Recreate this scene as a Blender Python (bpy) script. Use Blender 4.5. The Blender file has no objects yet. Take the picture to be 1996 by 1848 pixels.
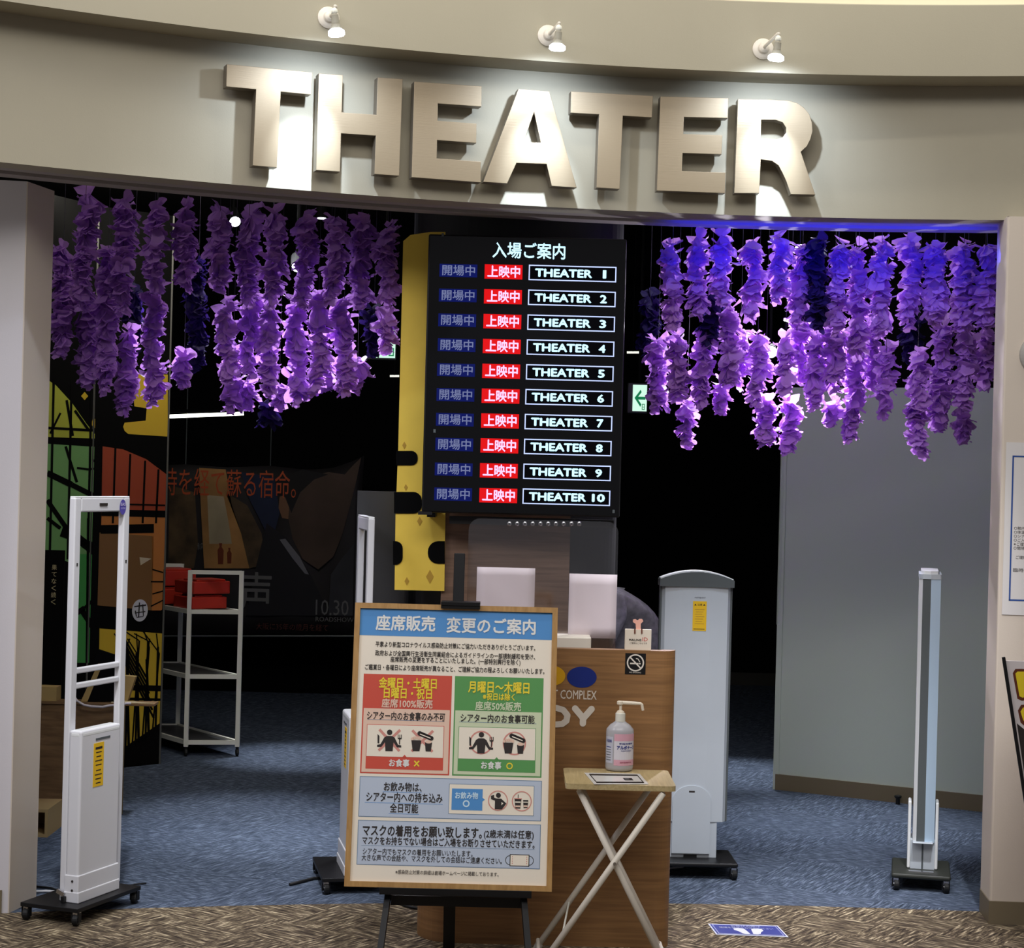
import bpy, bmesh, math, random
from mathutils import Vector, Matrix
random.seed(7)
C = bpy.context.scene.collection
PI = math.pi
# ---------------------------------------------------------------- camera
F = 3600.0; TH = 0.026; EYE = 1.5
ct, st = math.cos(TH), math.sin(TH)
cam_d = bpy.data.cameras.new('camera'); cam = bpy.data.objects.new('camera', cam_d); C.objects.link(cam)
cam_d.sensor_width = 36.0; cam_d.sensor_fit = 'HORIZONTAL'; cam_d.lens = F / 1996 * 36.0
cam_d.clip_start = 0.05; cam_d.clip_end = 100
cam.matrix_world = Matrix(((ct, -st, 0, 0), (0, 0, -1, 0), (st, ct, 0, EYE), (0, 0, 0, 1)))
bpy.context.scene.camera = cam
# ---------------------------------------------------------------- world, exposure
sc = bpy.context.scene
sc.view_settings.view_transform = 'Standard'; sc.view_settings.look = 'None'
sc.view_settings.gamma = 1.0; sc.view_settings.use_curve_mapping = False
sc.view_settings.exposure = 0.0
w = bpy.data.worlds.new('world'); sc.world = w; w.use_nodes = True
bg = w.node_tree.nodes['Background']; bg.inputs[0].default_value = (0.86, 0.84, 0.92, 1); bg.inputs[1].default_value = 0.16

def light(name, kind, loc, energy, color=(1, 1, 1), target=None, **kw):
    d = bpy.data.lights.new(name, kind); d.energy = energy; d.color = color
    for k, v in kw.items(): setattr(d, k, v)
    o = bpy.data.objects.new(name, d); C.objects.link(o); o.location = loc
    if target is not None:
        o.rotation_euler = (Vector(target) - Vector(loc)).to_track_quat('-Z', 'Y').to_euler()
    return o
# mall ceiling lighting
light('mall_light', 'AREA', (0.3, 2.6, 4.6), 26, (1.0, 0.96, 0.89), (0.2, 5.6, 0.9), shape='RECTANGLE', size=5.0, size_y=1.6)
light('mall_light', 'AREA', (0.0, 0.7, 4.9), 122, (1.0, 0.97, 0.94), (0.0, 5.8, 0.7), shape='RECTANGLE', size=5.0, size_y=1.4)
light('mall_light', 'AREA', (-3.2, 3.2, 4.0), 48, (0.86, 0.87, 1.0), (-1.3, 6.2, 1.0), shape='RECTANGLE', size=1.0, size_y=1.0)
light('mall_strip', 'AREA', (-1.6, 5.35, 4.0), 36, (1.0, 0.96, 0.87), (-1.6, 5.9, 1.6), shape='RECTANGLE', size=4.2, size_y=0.05)
light('mall_strip', 'AREA', (2.6, 5.75, 4.1), 30, (1.0, 0.96, 0.87), (2.6, 6.2, 1.6), shape='RECTANGLE', size=4.2, size_y=0.05)

# ---------------------------------------------------------------- pixel -> world helpers (building aids)
def ray(px, py):
    u = px - 998.0; v = py - 924.0
    up = u * ct + v * st; vp = v * ct - u * st
    return Vector((up / F, 1.0, -vp / F))
def at(px, py, Y):
    r = ray(px, py); return Vector((r.x * Y, Y, EYE + r.z * Y))
def ground(px, py, h=0.0):
    r = ray(px, py); Y = (h - EYE) / r.z; return Vector((r.x * Y, Y, h))
def isect(px, py, P, N):
    r = ray(px, py); o = Vector((0, 0, EYE)); t = (Vector(P) - o).dot(N) / r.dot(N); return o + r * t

# ---------------------------------------------------------------- materials
def lin(c):
    return tuple(((x / 255) / 12.92 if x / 255 <= 0.04045 else (((x / 255) + 0.055) / 1.055) ** 2.4) for x in c)
MATS = {}
def mat(name, rgb, rough=0.5, metal=0.0, spec=0.5, emit=None, es=1.0, alpha=None, trans=0.0, noise=None, bump=0.0, bscale=60, ior=1.45, coat=0.0):
    if name in MATS: return MATS[name]
    m = bpy.data.materials.new(name); m.use_nodes = True; nt = m.node_tree; b = nt.nodes['Principled BSDF']
    col = (*lin(rgb), 1)
    b.inputs['Base Color'].default_value = col; b.inputs['Roughness'].default_value = rough
    b.inputs['Metallic'].default_value = metal; b.inputs['Specular IOR Level'].default_value = spec
    b.inputs['IOR'].default_value = ior; b.inputs['Coat Weight'].default_value = coat
    if trans: b.inputs['Transmission Weight'].default_value = trans
    if alpha is not None: b.inputs['Alpha'].default_value = alpha
    if emit is not None:
        b.inputs['Emission Color'].default_value = (*lin(emit), 1); b.inputs['Emission Strength'].default_value = es
    tc = nt.nodes.new('ShaderNodeTexCoord')
    if noise:
        scale, amt = noise[0], noise[1]
        mp = nt.nodes.new('ShaderNodeMapping'); nt.links.new(tc.outputs['Object'], mp.inputs[0])
        mp.inputs['Scale'].default_value = noise[2] if len(noise) > 2 else (1, 1, 1)
        n = nt.nodes.new('ShaderNodeTexNoise'); n.inputs['Scale'].default_value = scale; n.inputs['Detail'].default_value = 4
        nt.links.new(mp.outputs[0], n.inputs['Vector'])
        r = nt.nodes.new('ShaderNodeValToRGB'); r.color_ramp.elements[0].position = 0.3; r.color_ramp.elements[1].position = 0.7
        r.color_ramp.elements[0].color = tuple(c * (1 - amt) for c in col[:3]) + (1,)
        r.color_ramp.elements[1].color = tuple(min(1, c * (1 + amt)) for c in col[:3]) + (1,)
        nt.links.new(n.outputs['Fac'], r.inputs[0]); nt.links.new(r.outputs[0], b.inputs['Base Color'])
    if bump:
        n2 = nt.nodes.new('ShaderNodeTexNoise'); n2.inputs['Scale'].default_value = bscale
        nt.links.new(tc.outputs['Object'], n2.inputs['Vector'])
        bp = nt.nodes.new('ShaderNodeBump'); bp.inputs['Strength'].default_value = bump; bp.inputs['Distance'].default_value = 0.002
        nt.links.new(n2.outputs['Fac'], bp.inputs['Height']); nt.links.new(bp.outputs[0], b.inputs['Normal'])
    MATS[name] = m
    return m
def node_mat(name):
    m = bpy.data.materials.new(name); m.use_nodes = True; MATS[name] = m
    return m, m.node_tree, m.node_tree.nodes['Principled BSDF']

M_wall = mat('painted_wallboard', (166, 159, 139), 0.75, bump=0.10, bscale=220, noise=(3, 0.02))
M_wallL = mat('bluish_lit_column', (208, 204, 208), 0.75, bump=0.10, bscale=220)  # cool tint puts the bluish light on the left front into the colour
M_wallR = mat('painted_column_warm', (206, 194, 180), 0.75, bump=0.10, bscale=220)
M_grey = mat('grey_painted_wall', (196, 206, 194), 0.8, bump=0.1, bscale=200)
M_base = mat('vinyl_skirting', (118, 106, 84), 0.55)
M_black = mat('black_paint', (9, 9, 10), 0.9, spec=0.1)
M_blackwall = mat('black_interior_paint', (7, 7, 9), 0.85, spec=0.1, noise=(2, 0.2))
M_bplastic = mat('black_plastic', (18, 18, 20), 0.4)
M_bmetal = mat('black_steel', (24, 24, 26), 0.45, metal=0.3)
M_gloss = mat('gloss_black_glass', (7, 7, 8), 0.06, spec=0.6)
M_white = mat('white_plastic', (212, 212, 216), 0.4)
M_whitehi = mat('white_gloss_plastic', (226, 228, 228), 0.3)
M_ivory = mat('ivory_painted_steel', (222, 214, 200), 0.4)
M_steelw = mat('off_white_painted_steel', (232, 232, 220), 0.45)
M_chrome = mat('chrome', (200, 200, 205), 0.25, metal=1.0)
M_rubber = mat('black_rubber', (15, 15, 16), 0.6)
M_silver = mat('silver_painted_panel', (192, 200, 208), 0.38, metal=0.15, noise=(2.5, 0.06))
M_rim = mat('dark_grey_rim', (92, 98, 100), 0.4, metal=0.2)
M_yel = mat('yellow_sticker', (228, 184, 30), 0.6)
M_ink = mat('dark_ink', (40, 34, 30), 0.7)
M_paper = mat('white_paper', (214, 202, 208), 0.7, noise=(5, 0.03))
M_red = mat('red_vinyl', (190, 50, 34), 0.45, noise=(8, 0.08))
M_kraft = mat('kraft_board', (176, 150, 96), 0.8, noise=(10, 0.08))

def wood(name, c1, c2, axis=(1, 14, 14), scale=6.0, rough=0.5):
    m, nt, b = node_mat(name)
    tc = nt.nodes.new('ShaderNodeTexCoord'); mp = nt.nodes.new('ShaderNodeMapping'); mp.inputs['Scale'].default_value = axis
    nt.links.new(tc.outputs['Object'], mp.inputs[0])
    n = nt.nodes.new('ShaderNodeTexNoise'); n.inputs['Scale'].default_value = scale; n.inputs['Detail'].default_value = 6; n.inputs['Distortion'].default_value = 0.6
    nt.links.new(mp.outputs[0], n.inputs['Vector'])
    r = nt.nodes.new('ShaderNodeValToRGB'); r.color_ramp.elements[0].position = 0.32; r.color_ramp.elements[1].position = 0.68
    r.color_ramp.elements[0].color = (*lin(c1), 1); r.color_ramp.elements[1].color = (*lin(c2), 1)
    nt.links.new(n.outputs['Fac'], r.inputs[0]); nt.links.new(r.outputs[0], b.inputs['Base Color'])
    b.inputs['Roughness'].default_value = rough
    return m
M_wood = wood('counter_wood_veneer', (126, 90, 54), (156, 114, 70), (1.2, 1.2, 26), 3.0)
M_panelwood = wood('walnut_panel', (104, 80, 64), (130, 102, 84), (1.2, 1.2, 26), 3.0)
M_frame = wood('light_wood_frame', (168, 126, 70), (190, 148, 90), (12, 12, 2), 5.0)
M_table = wood('pale_table_wood', (178, 158, 112), (202, 182, 136), (20, 1.5, 20), 5.0, 0.35)
M_crate = wood('brown_crate_wood', (104, 78, 50), (134, 104, 70), (2, 2, 14), 4.0, 0.7)

def brushed(name, rgb, rough=0.42):
    m, nt, b = node_mat(name)
    b.inputs['Base Color'].default_value = (*lin(rgb), 1); b.inputs['Metallic'].default_value = 0.35; b.inputs['Roughness'].default_value = rough
    b.inputs['Anisotropic'].default_value = 0.5
    tc = nt.nodes.new('ShaderNodeTexCoord'); mp = nt.nodes.new('ShaderNodeMapping'); mp.inputs['Scale'].default_value = (3, 3, 500)
    n = nt.nodes.new('ShaderNodeTexNoise'); n.inputs['Scale'].default_value = 1.5; n.inputs['Detail'].default_value = 3
    nt.links.new(tc.outputs['Object'], mp.inputs[0]); nt.links.new(mp.outputs[0], n.inputs['Vector'])
    bp = nt.nodes.new('ShaderNodeBump'); bp.inputs['Strength'].default_value = 0.25; bp.inputs['Distance'].default_value = 0.001
    nt.links.new(n.outputs['Fac'], bp.inputs['Height']); nt.links.new(bp.outputs[0], b.inputs['Normal'])
    return m
M_letter = brushed('brushed_champagne_metal', (150, 134, 108), 0.5)
M_letter_side = mat('letter_edge_metal', (120, 110, 96), 0.4, metal=0.5)

def glass(name, col, rough, mixf):
    m, nt, b = node_mat(name)
    out = nt.nodes['Material Output']; nt.nodes.remove(b)
    t = nt.nodes.new('ShaderNodeBsdfTransparent'); t.inputs[0].default_value = (0.93, 0.93, 0.93, 1)
    g = nt.nodes.new('ShaderNodeBsdfGlossy'); g.inputs['Color'].default_value = (*col, 1); g.inputs['Roughness'].default_value = rough
    mx = nt.nodes.new('ShaderNodeMixShader'); mx.inputs[0].default_value = mixf
    nt.links.new(t.outputs[0], mx.inputs[1]); nt.links.new(g.outputs[0], mx.inputs[2]); nt.links.new(mx.outputs[0], out.inputs[0])
    return m
M_acryl = glass('clear_acrylic', (1, 1, 1), 0.12, 0.10)
M_acryledge = mat('acrylic_edge', (150, 150, 158), 0.2, alpha=0.5)
M_bottle = mat('translucent_bottle', (214, 214, 220), 0.25, trans=0.35)
M_pump = mat('cream_pump_plastic', (238, 226, 204), 0.4)

def petal_mat(name, rgb):
    m, nt, b = node_mat(name)
    out = nt.nodes['Material Output']; b.inputs['Base Color'].default_value = (*lin(rgb), 1); b.inputs['Roughness'].default_value = 0.6
    t = nt.nodes.new('ShaderNodeBsdfTranslucent'); t.inputs[0].default_value = (*lin(rgb), 1)
    mx = nt.nodes.new('ShaderNodeMixShader'); mx.inputs[0].default_value = 0.48
    nt.links.new(b.outputs[0], mx.inputs[1]); nt.links.new(t.outputs[0], mx.inputs[2]); nt.links.new(mx.outputs[0], out.inputs[0])
    return m
M_petal = petal_mat('lilac_silk_petal', (202, 148, 230))
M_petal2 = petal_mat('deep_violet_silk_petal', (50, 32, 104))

def carpet(name, kind):
    m, nt, b = node_mat(name); b.inputs['Roughness'].default_value = 0.95; b.inputs['Specular IOR Level'].default_value = 0.15
    L = nt.links.new
    tc = nt.nodes.new('ShaderNodeTexCoord'); mp0 = nt.nodes.new('ShaderNodeMapping')
    mp0.inputs['Rotation'].default_value = (0, 0, 0.62 if kind == 'brown' else 0.5); L(tc.outputs['Object'], mp0.inputs[0])
    def streak(sc3, s):
        mp = nt.nodes.new('ShaderNodeMapping'); mp.inputs['Scale'].default_value = sc3; L(mp0.outputs[0], mp.inputs[0])
        n = nt.nodes.new('ShaderNodeTexNoise'); n.inputs['Scale'].default_value = s; n.inputs['Detail'].default_value = 3; n.inputs['Roughness'].default_value = 0.7
        L(mp.outputs[0], n.inputs['Vector']); return n
    r = nt.nodes.new('ShaderNodeValToRGB')
    mx = nt.nodes.new('ShaderNodeMix'); mx.data_type = 'FLOAT'
    ck = nt.nodes.new('ShaderNodeTexChecker'); L(mp0.outputs[0], ck.inputs['Vector'])
    if kind == 'brown':
        a = streak((11, 1.3, 1), 9.0); c2 = streak((1.3, 11, 1), 9.0); ck.inputs['Scale'].default_value = 4.6
        els = [(0.34, (38, 31, 27)), (0.47, (84, 73, 60)), (0.56, (126, 112, 90)), (0.66, (208, 192, 160))]
    else:
        a = streak((14, 1.2, 1), 9.0); c2 = streak((2.2, 12, 1), 9.0); ck.inputs['Scale'].default_value = 2.0
        els = [(0.32, (42, 51, 62)), (0.5, (72, 82, 99)), (0.68, (120, 132, 152))]
    L(ck.outputs['Fac'], mx.inputs[0]); L(a.outputs['Fac'], mx.inputs[2]); L(c2.outputs['Fac'], mx.inputs[3])
    cr = r.color_ramp
    while len(cr.elements) < len(els): cr.elements.new(0.5)
    for e, (p, c) in zip(cr.elements, els): e.position = p; e.color = (*lin(c), 1)
    L(mx.outputs[0], r.inputs[0]); L(r.outputs[0], b.inputs['Base Color'])
    bp = nt.nodes.new('ShaderNodeBump'); bp.inputs['Strength'].default_value = 0.6; bp.inputs['Distance'].default_value = 0.004
    L(mx.outputs[0], bp.inputs['Height']); L(bp.outputs[0], b.inputs['Normal'])
    return m
M_brown = carpet('brown_woven_carpet', 'brown'); M_blue = carpet('blue_streaked_carpet', 'blue')

def emis(name, rgb, s): return mat(name, (0, 0, 0), 0.8, spec=0.05, emit=rgb, es=s)

# ---------------------------------------------------------------- mesh builder
class G:
    def __init__(s): s.v = []; s.f = []; s.m = []; s.mats = []
    def mi(s, m):
        if m not in s.mats: s.mats.append(m)
        return s.mats.index(m)
    def add(s, vs, fs, m):
        k = len(s.v); s.v += [Vector(p) for p in vs]; s.f += [tuple(i + k for i in f) for f in fs]; s.m += [s.mi(m)] * len(fs)
    def box(s, c, d, m, rot=None):
        R = rot if rot is not None else Matrix.Identity(3); c = Vector(c)
        vs = [c + R @ Vector((sx * d[0] / 2, sy * d[1] / 2, sz * d[2] / 2)) for sx in (-1, 1) for sy in (-1, 1) for sz in (-1, 1)]
        s.add(vs, [(0, 1, 3, 2), (4, 6, 7, 5), (0, 4, 5, 1), (2, 3, 7, 6), (0, 2, 6, 4), (1, 5, 7, 3)], m)
    def bar(s, a, b, wx, wy, m):   # rectangular bar from a to b
        a = Vector(a); b = Vector(b); d = b - a; R = d.to_track_quat('Z', 'Y').to_matrix()
        s.box((a + b) / 2, (wx, wy, d.length), m, R)
    def prism(s, pts, off, m, m2=None):   # ngon extruded by vector
        n = len(pts); off = Vector(off); a = [Vector(p) for p in pts]; b = [p + off for p in a]
        s.add(a, [tuple(range(n))], m)
        s.add(b, [tuple(reversed(range(n)))], m)
        s.add(a + b, [(i, i + n, (i + 1) % n + n, (i + 1) % n) for i in range(n)], m2 or m)
    def poly(s, pts, m): s.add(pts, [tuple(range(len(pts)))], m)
    def tube(s, path, r, m, n=10, cap=True):
        path = [Vector(p) for p in path]; rs = r if isinstance(r, (list, tuple)) else [r] * len(path)
        vs = []; 
        for i, p in enumerate(path):
            d = (path[min(i + 1, len(path) - 1)] - path[max(i - 1, 0)]).normalized()
            ref = Vector((0, 0, 1)) if abs(d.z) < 0.95 else Vector((1, 0, 0))
            x = d.cross(ref).normalized(); y = d.cross(x)
            vs += [p + (x * math.cos(2 * PI * k / n) + y * math.sin(2 * PI * k / n)) * rs[i] for k in range(n)]
        fs = [(i * n + k, i * n + (k + 1) % n, (i + 1) * n + (k + 1) % n, (i + 1) * n + k) for i in range(len(path) - 1) for k in range(n)]
        if cap: fs += [tuple(reversed(range(n))), tuple(range((len(path) - 1) * n, len(path) * n))]
        s.add(vs, fs, m)
    def lathe(s, prof, c, m, n=24, axis=None, sx=1.0, sy=1.0):
        R = axis.to_track_quat('Z', 'Y').to_matrix() if axis is not None else Matrix.Identity(3); c = Vector(c)
        vs = [c + R @ Vector((r * sx * math.cos(2 * PI * k / n), r * sy * math.sin(2 * PI * k / n), z)) for r, z in prof for k in range(n)]
        fs = [(i * n + k, i * n + (k + 1) % n, (i + 1) * n + (k + 1) % n, (i + 1) * n + k) for i in range(len(prof) - 1) for k in range(n)]
        fs += [tuple(reversed(range(n))), tuple(range((len(prof) - 1) * n, len(prof) * n))]
        s.add(vs, fs, m)
    def merge(s, g):
        k = len(s.v); s.v += g.v; s.f += [tuple(i + k for i in f) for f in g.f]; s.m += [s.mi(g.mats[i]) for i in g.m]

META = {}
def build(name, g, parent=None, local=False, smooth=False, bevel=0.0, seg=2, loc=None):
    me = bpy.data.meshes.new(name)
    vs = g.v
    base = Vector((0, 0, 0)); rz = 0.0
    if parent is not None and not local:
        base, rz = META[parent.name]
        R = Matrix.Rotation(-rz, 3, 'Z'); vs = [R @ (p - base) for p in vs]
    if loc is not None: vs = [p - Vector(loc) for p in vs]
    me.from_pydata([tuple(p) for p in vs], [], g.f)
    for m in g.mats: me.materials.append(m)
    me.polygons.foreach_set('material_index', g.m)
    if smooth: me.polygons.foreach_set('use_smooth', [True] * len(me.polygons))
    bm = bmesh.new(); bm.from_mesh(me); bmesh.ops.recalc_face_normals(bm, faces=bm.faces); bm.to_mesh(me); bm.free()
    o = bpy.data.objects.new(name, me); C.objects.link(o)
    if parent is not None: o.parent = parent; META[o.name] = META[parent.name] if not local else META[parent.name]
    if loc is not None: o.location = loc
    if smooth and not bevel:
        md = o.modifiers.new('wn', 'WEIGHTED_NORMAL') if False else None
    if bevel:
        md = o.modifiers.new('bevel', 'BEVEL'); md.width = bevel; md.segments = seg; md.limit_method = 'ANGLE'; md.angle_limit = 0.6
        md.harden_normals = False
    return o
def thing(name, label, cat, loc=(0, 0, 0), rz=0.0, group=None):
    o = bpy.data.objects.new(name, None); C.objects.link(o); o.location = loc; o.rotation_euler = (0, 0, rz)
    o.empty_display_size = 0.05
    o['label'] = label; o['category'] = cat
    if group: o['group'] = group
    META[o.name] = (Vector(loc), rz)
    return o
def tag(o, label, cat, group=None):
    o['label'] = label; o['category'] = cat
    if group: o['group'] = group
    return o
def struct(name, g, **kw):
    o = build(name, g, **kw); o['kind'] = 'structure'; return o

# ---------------------------------------------------------------- flat print on a plane
TXT = {}
def text_mesh(body, bold=0.0):
    key = (body, bold)
    if key in TXT: return TXT[key]
    cu = bpy.data.curves.new('t', 'FONT'); cu.body = body; cu.size = 1.0; cu.resolution_u = 2
    o = bpy.data.objects.new('t', cu); me = bpy.data.meshes.new_from_object(o)
    vs = [v.co.copy() for v in me.vertices]; fs = [tuple(p.vertices) for p in me.polygons]
    bpy.data.objects.remove(o); bpy.data.curves.remove(cu); bpy.data.meshes.remove(me)
    if bold:   # heavier weight: the same glyphs laid a hair apart
        n0 = len(vs); v0 = list(vs); f0 = list(fs); h = bold * 0.9
        for i_, (dx, dy) in enumerate(((h, 0), (-h, 0), (0, h), (0, -h))):
            vs += [p + Vector((dx, dy, (i_ + 1) * 1.5e-4)) for p in v0]; fs += [tuple(q + n0 * (i_ + 1) for q in f) for f in f0]
    if vs:
        x0 = min(v.x for v in vs); x1 = max(v.x for v in vs); y0 = min(v.y for v in vs); y1 = max(v.y for v in vs)
    else: x0 = y0 = 0; x1 = y1 = 1
    TXT[key] = (vs, fs, x0, x1, y0, y1); return TXT[key]
class Plane:
    """print surface: origin at upper left, u right, v down, in metres; lifts toward the viewer"""
    def __init__(s, O, ux, uv, g):
        s.O = Vector(O); s.ux = Vector(ux).normalized(); s.uv = Vector(uv).normalized()
        s.n = s.uv.cross(s.ux).normalized() * 1.0
        if s.n.y > 0: s.n = -s.n
        s.g = g
    def p(s, u, v, l): return s.O + s.ux * u + s.uv * v + s.n * l
    def rect(s, u0, v0, u1, v1, m, l=0.0004): s.g.poly([s.p(u0, v0, l), s.p(u1, v0, l), s.p(u1, v1, l), s.p(u0, v1, l)], m)
    def frame(s, u0, v0, u1, v1, t, m, l=0.0006):
        s.rect(u0, v0, u1, v0 + t, m, l); s.rect(u0, v1 - t, u1, v1, m, l); s.rect(u0, v0, u0 + t, v1, m, l); s.rect(u1 - t, v0, u1, v1, m, l)
    def poly(s, pts, m, l=0.0006): s.g.poly([s.p(a, b, l) for a, b in pts], m)
    def disc(s, u, v, r, m, l=0.0006, n=28, ry=None):
        ry = ry or r; s.g.poly([s.p(u + r * math.cos(2 * PI * k / n), v + ry * math.sin(2 * PI * k / n), l) for k in range(n)], m)
    def ring(s, u, v, r, t, m, l=0.0006, n=32):
        for k in range(n):
            a, b = 2 * PI * k / n, 2 * PI * (k + 1) / n
            s.g.poly([s.p(u + rr * math.cos(x), v + rr * math.sin(x), l) for rr, x in ((r, a), (r, b), (r - t, b), (r - t, a))], m)
    def line(s, a, b, t, m, l=0.0006):
        a = Vector(a); b = Vector(b); d = (b - a).normalized() * t / 2; q = Vector((-d.y, d.x))
        s.poly([a + q, b + q, b - q, a - q], m, l)
    def text(s, body, u0, u1, vc, h, m, l=0.0008, bold=0.0, vertical=False):
        """fit body between u0 and u1, glyph height h, centred on vc"""
        vs, fs, x0, x1, y0, y1 = text_mesh(body, bold)
        ref = 0.9 if any(ord(ch) > 0x2000 for ch in body) else (y1 - y0)
        yc = (y0 + y1) / 2 if not any(ord(ch) > 0x2000 for ch in body) else 0.36
        sx = (u1 - u0) / (x1 - x0); sy = h / ref
        s.g.add([s.p(u0 + (p.x - x0) * sx, vc - (p.y - yc) * sy, l + p.z) for p in vs], fs, m)

# ================================================================= SETTING
def yf(x): return 6.46 - (x - 0.98) ** 2 / 9.1
HB = 2.425; HS = 2.889; HT = 3.132; OV = 0.166
xs = [-3.6 + i * 0.1 for i in range(0, 74)]
def strip(name, pts_fn, m, closed=False):
    g = G(); rows = [pts_fn(x) for x in xs]; n = len(rows[0])
    vs = [p for r in rows for p in r]
    fs = [(i * n + k, i * n + k + 1, (i + 1) * n + k + 1, (i + 1) * n + k) for i in range(len(rows) - 1) for k in range(n - 1)]
    g.add(vs, fs, m); return g
# upper band, soffit, fascia, lower soffit as curved slabs
g = strip('trim_1', lambda x: [(x, yf(x) - OV, HS), (x, yf(x) - OV, HT), (x, yf(x) + 0.10, HT), (x, yf(x) + 0.10, HS), (x, yf(x) - OV, HS)], M_wall)
struct('trim_1', g, bevel=0.004)
g = strip('wall_front', lambda x: [(x, yf(x), HB), (x, yf(x), HS), (x, yf(x) + 0.12, HS), (x, yf(x) + 0.12, HB), (x, yf(x), HB)], M_wall)
struct('wall_front', g)
M_cream = mat('cream_upper_wall', (240, 226, 196), 0.8)
g = strip('wall_upper', lambda x: [(x, yf(x) + 0.02, HT), (x, yf(x) + 0.02, 4.6), (x, yf(x) + 0.2, 4.6)], M_cream)
struct('wall_upper', g)
M_soff = mat('soffit_paint', (170, 164, 162), 0.95, spec=0.03)
g = strip('trim_2', lambda x: [(x, yf(x) + 0.12, HB + 0.004), (x, yf(x) + 0.21, HB + 0.004), (x, yf(x) + 0.21, HB + 0.06), (x, yf(x) + 0.12, HB + 0.06), (x, yf(x) + 0.12, HB + 0.004)], M_soff)
struct('trim_2', g)
g = strip('trim_3', lambda x: [(x, yf(x) + 0.245, HB - 0.002), (x, yf(x) + 0.33, HB - 0.002), (x, yf(x) + 0.33, HB + 0.8), (x, yf(x) + 0.245, HB + 0.8), (x, yf(x) + 0.245, HB - 0.002)], M_soff)
struct('trim_3', g)
g = strip('trim_4', lambda x: [(x, yf(x) + 0.12, HB + 0.06), (x, yf(x) + 0.245, HB + 0.06), (x, yf(x) + 0.245, HB + 0.8)], M_black)
struct('trim_4', g)

# floors
def yc(x): return 6.53 - (x - 1.15) ** 2 / 19.5
g = G(); fx = [-5 + 0.1 * i for i in range(101)]
g.add([p for x in fx for p in ((x, -3, 0), (x, yc(max(-3, min(4, x))), 0))], [(2 * i, 2 * i + 2, 2 * i + 3, 2 * i + 1) for i in range(100)], M_brown)
struct('floor', g)
g = G()
g.add([p for x in fx for p in ((x, yc(max(-3, min(4, x))), 0.0), (x, 14.0, 0.0))], [(2 * i, 2 * i + 2, 2 * i + 3, 2 * i + 1) for i in range(100)], M_blue)
struct('floor_carpet', g)

# left column
cL = ground(15, 1780); jL = ground(68, 1754)
TOPZ = HB + 0.004
g = G()
Lf = Vector((-3.4, cL.y - 0.25, 0))
pts = [Vector((cL.x, cL.y, 0)), Vector((jL.x, jL.y, 0)), Vector((-3.4, jL.y + 0.02, 0)), Lf]
g.prism(pts, (0, 0, TOPZ), M_wallL)
# thin sheet keeps the jamb beige; the front's colour holds the bluish light
o = struct('wall_left', g)
jm = G(); jn = Vector((0.004, -0.0, 0))
jm.prism([cL + Vector((0.0, 0, 0)), jL, jL + Vector((0.004, 0, 0)), cL + Vector((0.004, 0, 0))], (0, 0, TOPZ - 0.001), M_wallR)
struct('trim_5', jm)
g = G(); d = (cL - Lf).normalized(); nn = Vector((d.y, -d.x, 0)) * 0.008
g.prism([Lf, cL - d * 0.02, cL - d * 0.02 + nn, Lf + nn], (0, 0, 0.077), M_base); struct('baseboard_left', g)

# right column, thin jamb
cRt = ground(1928, 1800); iR = ground(1910, 1775)
g = G()
Rf = Vector((3.6, cRt.y - 0.12, 0))
g.prism([Vector((cRt.x, cRt.y, 0)), Rf, Vector((3.6, iR.y + 0.1, 0)), Vector((iR.x + 0.05, iR.y + 0.1, 0)), Vector((iR.x, iR.y, 0))], (0, 0, TOPZ), M_wallR)
struct('wall_right', g, bevel=0.008)
g = G(); d = (Rf - cRt).normalized(); nn = Vector((d.y, -d.x, 0)) * 0.008
g.prism([iR + Vector((-0.004, -0.006, 0)), cRt + nn + Vector((-0.004, 0, 0)), Rf + nn, Rf, cRt, iR], (0, 0, 0.078), M_base); struct('baseboard_right', g)

# interior shell
g = G(); g.box((0, 10.6, 2.95), (8.0, 7.5, 0.1), M_black); struct('ceiling', g)
g = G(); g.box((-1.9, 12.4, 1.45), (4.2, 0.12, 2.9), M_blackwall); struct('wall_back', g)
g = G(); g.box((2.0, 13.6, 1.45), (4.2, 0.12, 2.9), M_blackwall); struct('wall_far', g)
g = G(); g.box((-3.6, 10.0, 1.45), (0.12, 7.2, 2.9), M_blackwall); struct('wall_inner_left', g)
g = G(); g.box((3.7, 10.0, 1.45), (0.12, 7.4, 2.9), M_blackwall); struct('wall_inner_right', g)
g = G(); g.box((2.0, 13.52, 0.04), (4.2, 0.02, 0.10), mat('dark_skirting', (60, 58, 52), 0.6)); struct('baseboard_far', g)
# grey partition to the right
pL = ground(1513, 1539); pR = ground(1912, 1582); dv = (pR - pL).normalized(); nv = Vector((dv.y, -dv.x, 0))
if nv.y > 0: nv = -nv
pE = pR + dv * 1.2
g = G(); g.prism([pL, pE, pE - nv * 0.10, pL - nv * 0.10], (0, 0, 1.955), M_grey); struct('wall_partition', g)
g = G(); g.prism([p + Vector((0, 0, 1.955)) for p in (pL - dv * .02, pE, pE - nv * 0.10, pL - nv * 0.10 - dv * .02)], (0, 0, .94), M_blackwall); struct('wall_bulkhead', g)
g = G(); g.prism([pL - dv * 0.004 + nv * 0.008, pE + nv * 0.008, pE, pL - dv * 0.004], (0, 0, 0.076), M_base)
struct('baseboard_partition', g)
g = G(); g.prism([pL - dv * 0.016, pL + dv * 0.012 + nv * 0.0, pL + dv * 0.012 + nv * 0.006, pL - dv * 0.016 + nv * 0.006], (0, 0, 1.95), M_grey)
g.box(pL + Vector((-0.004, 0.02, 1.25)), (0.02, 0.05, 0.9), M_grey)
struct('trim_6', g)
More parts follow.
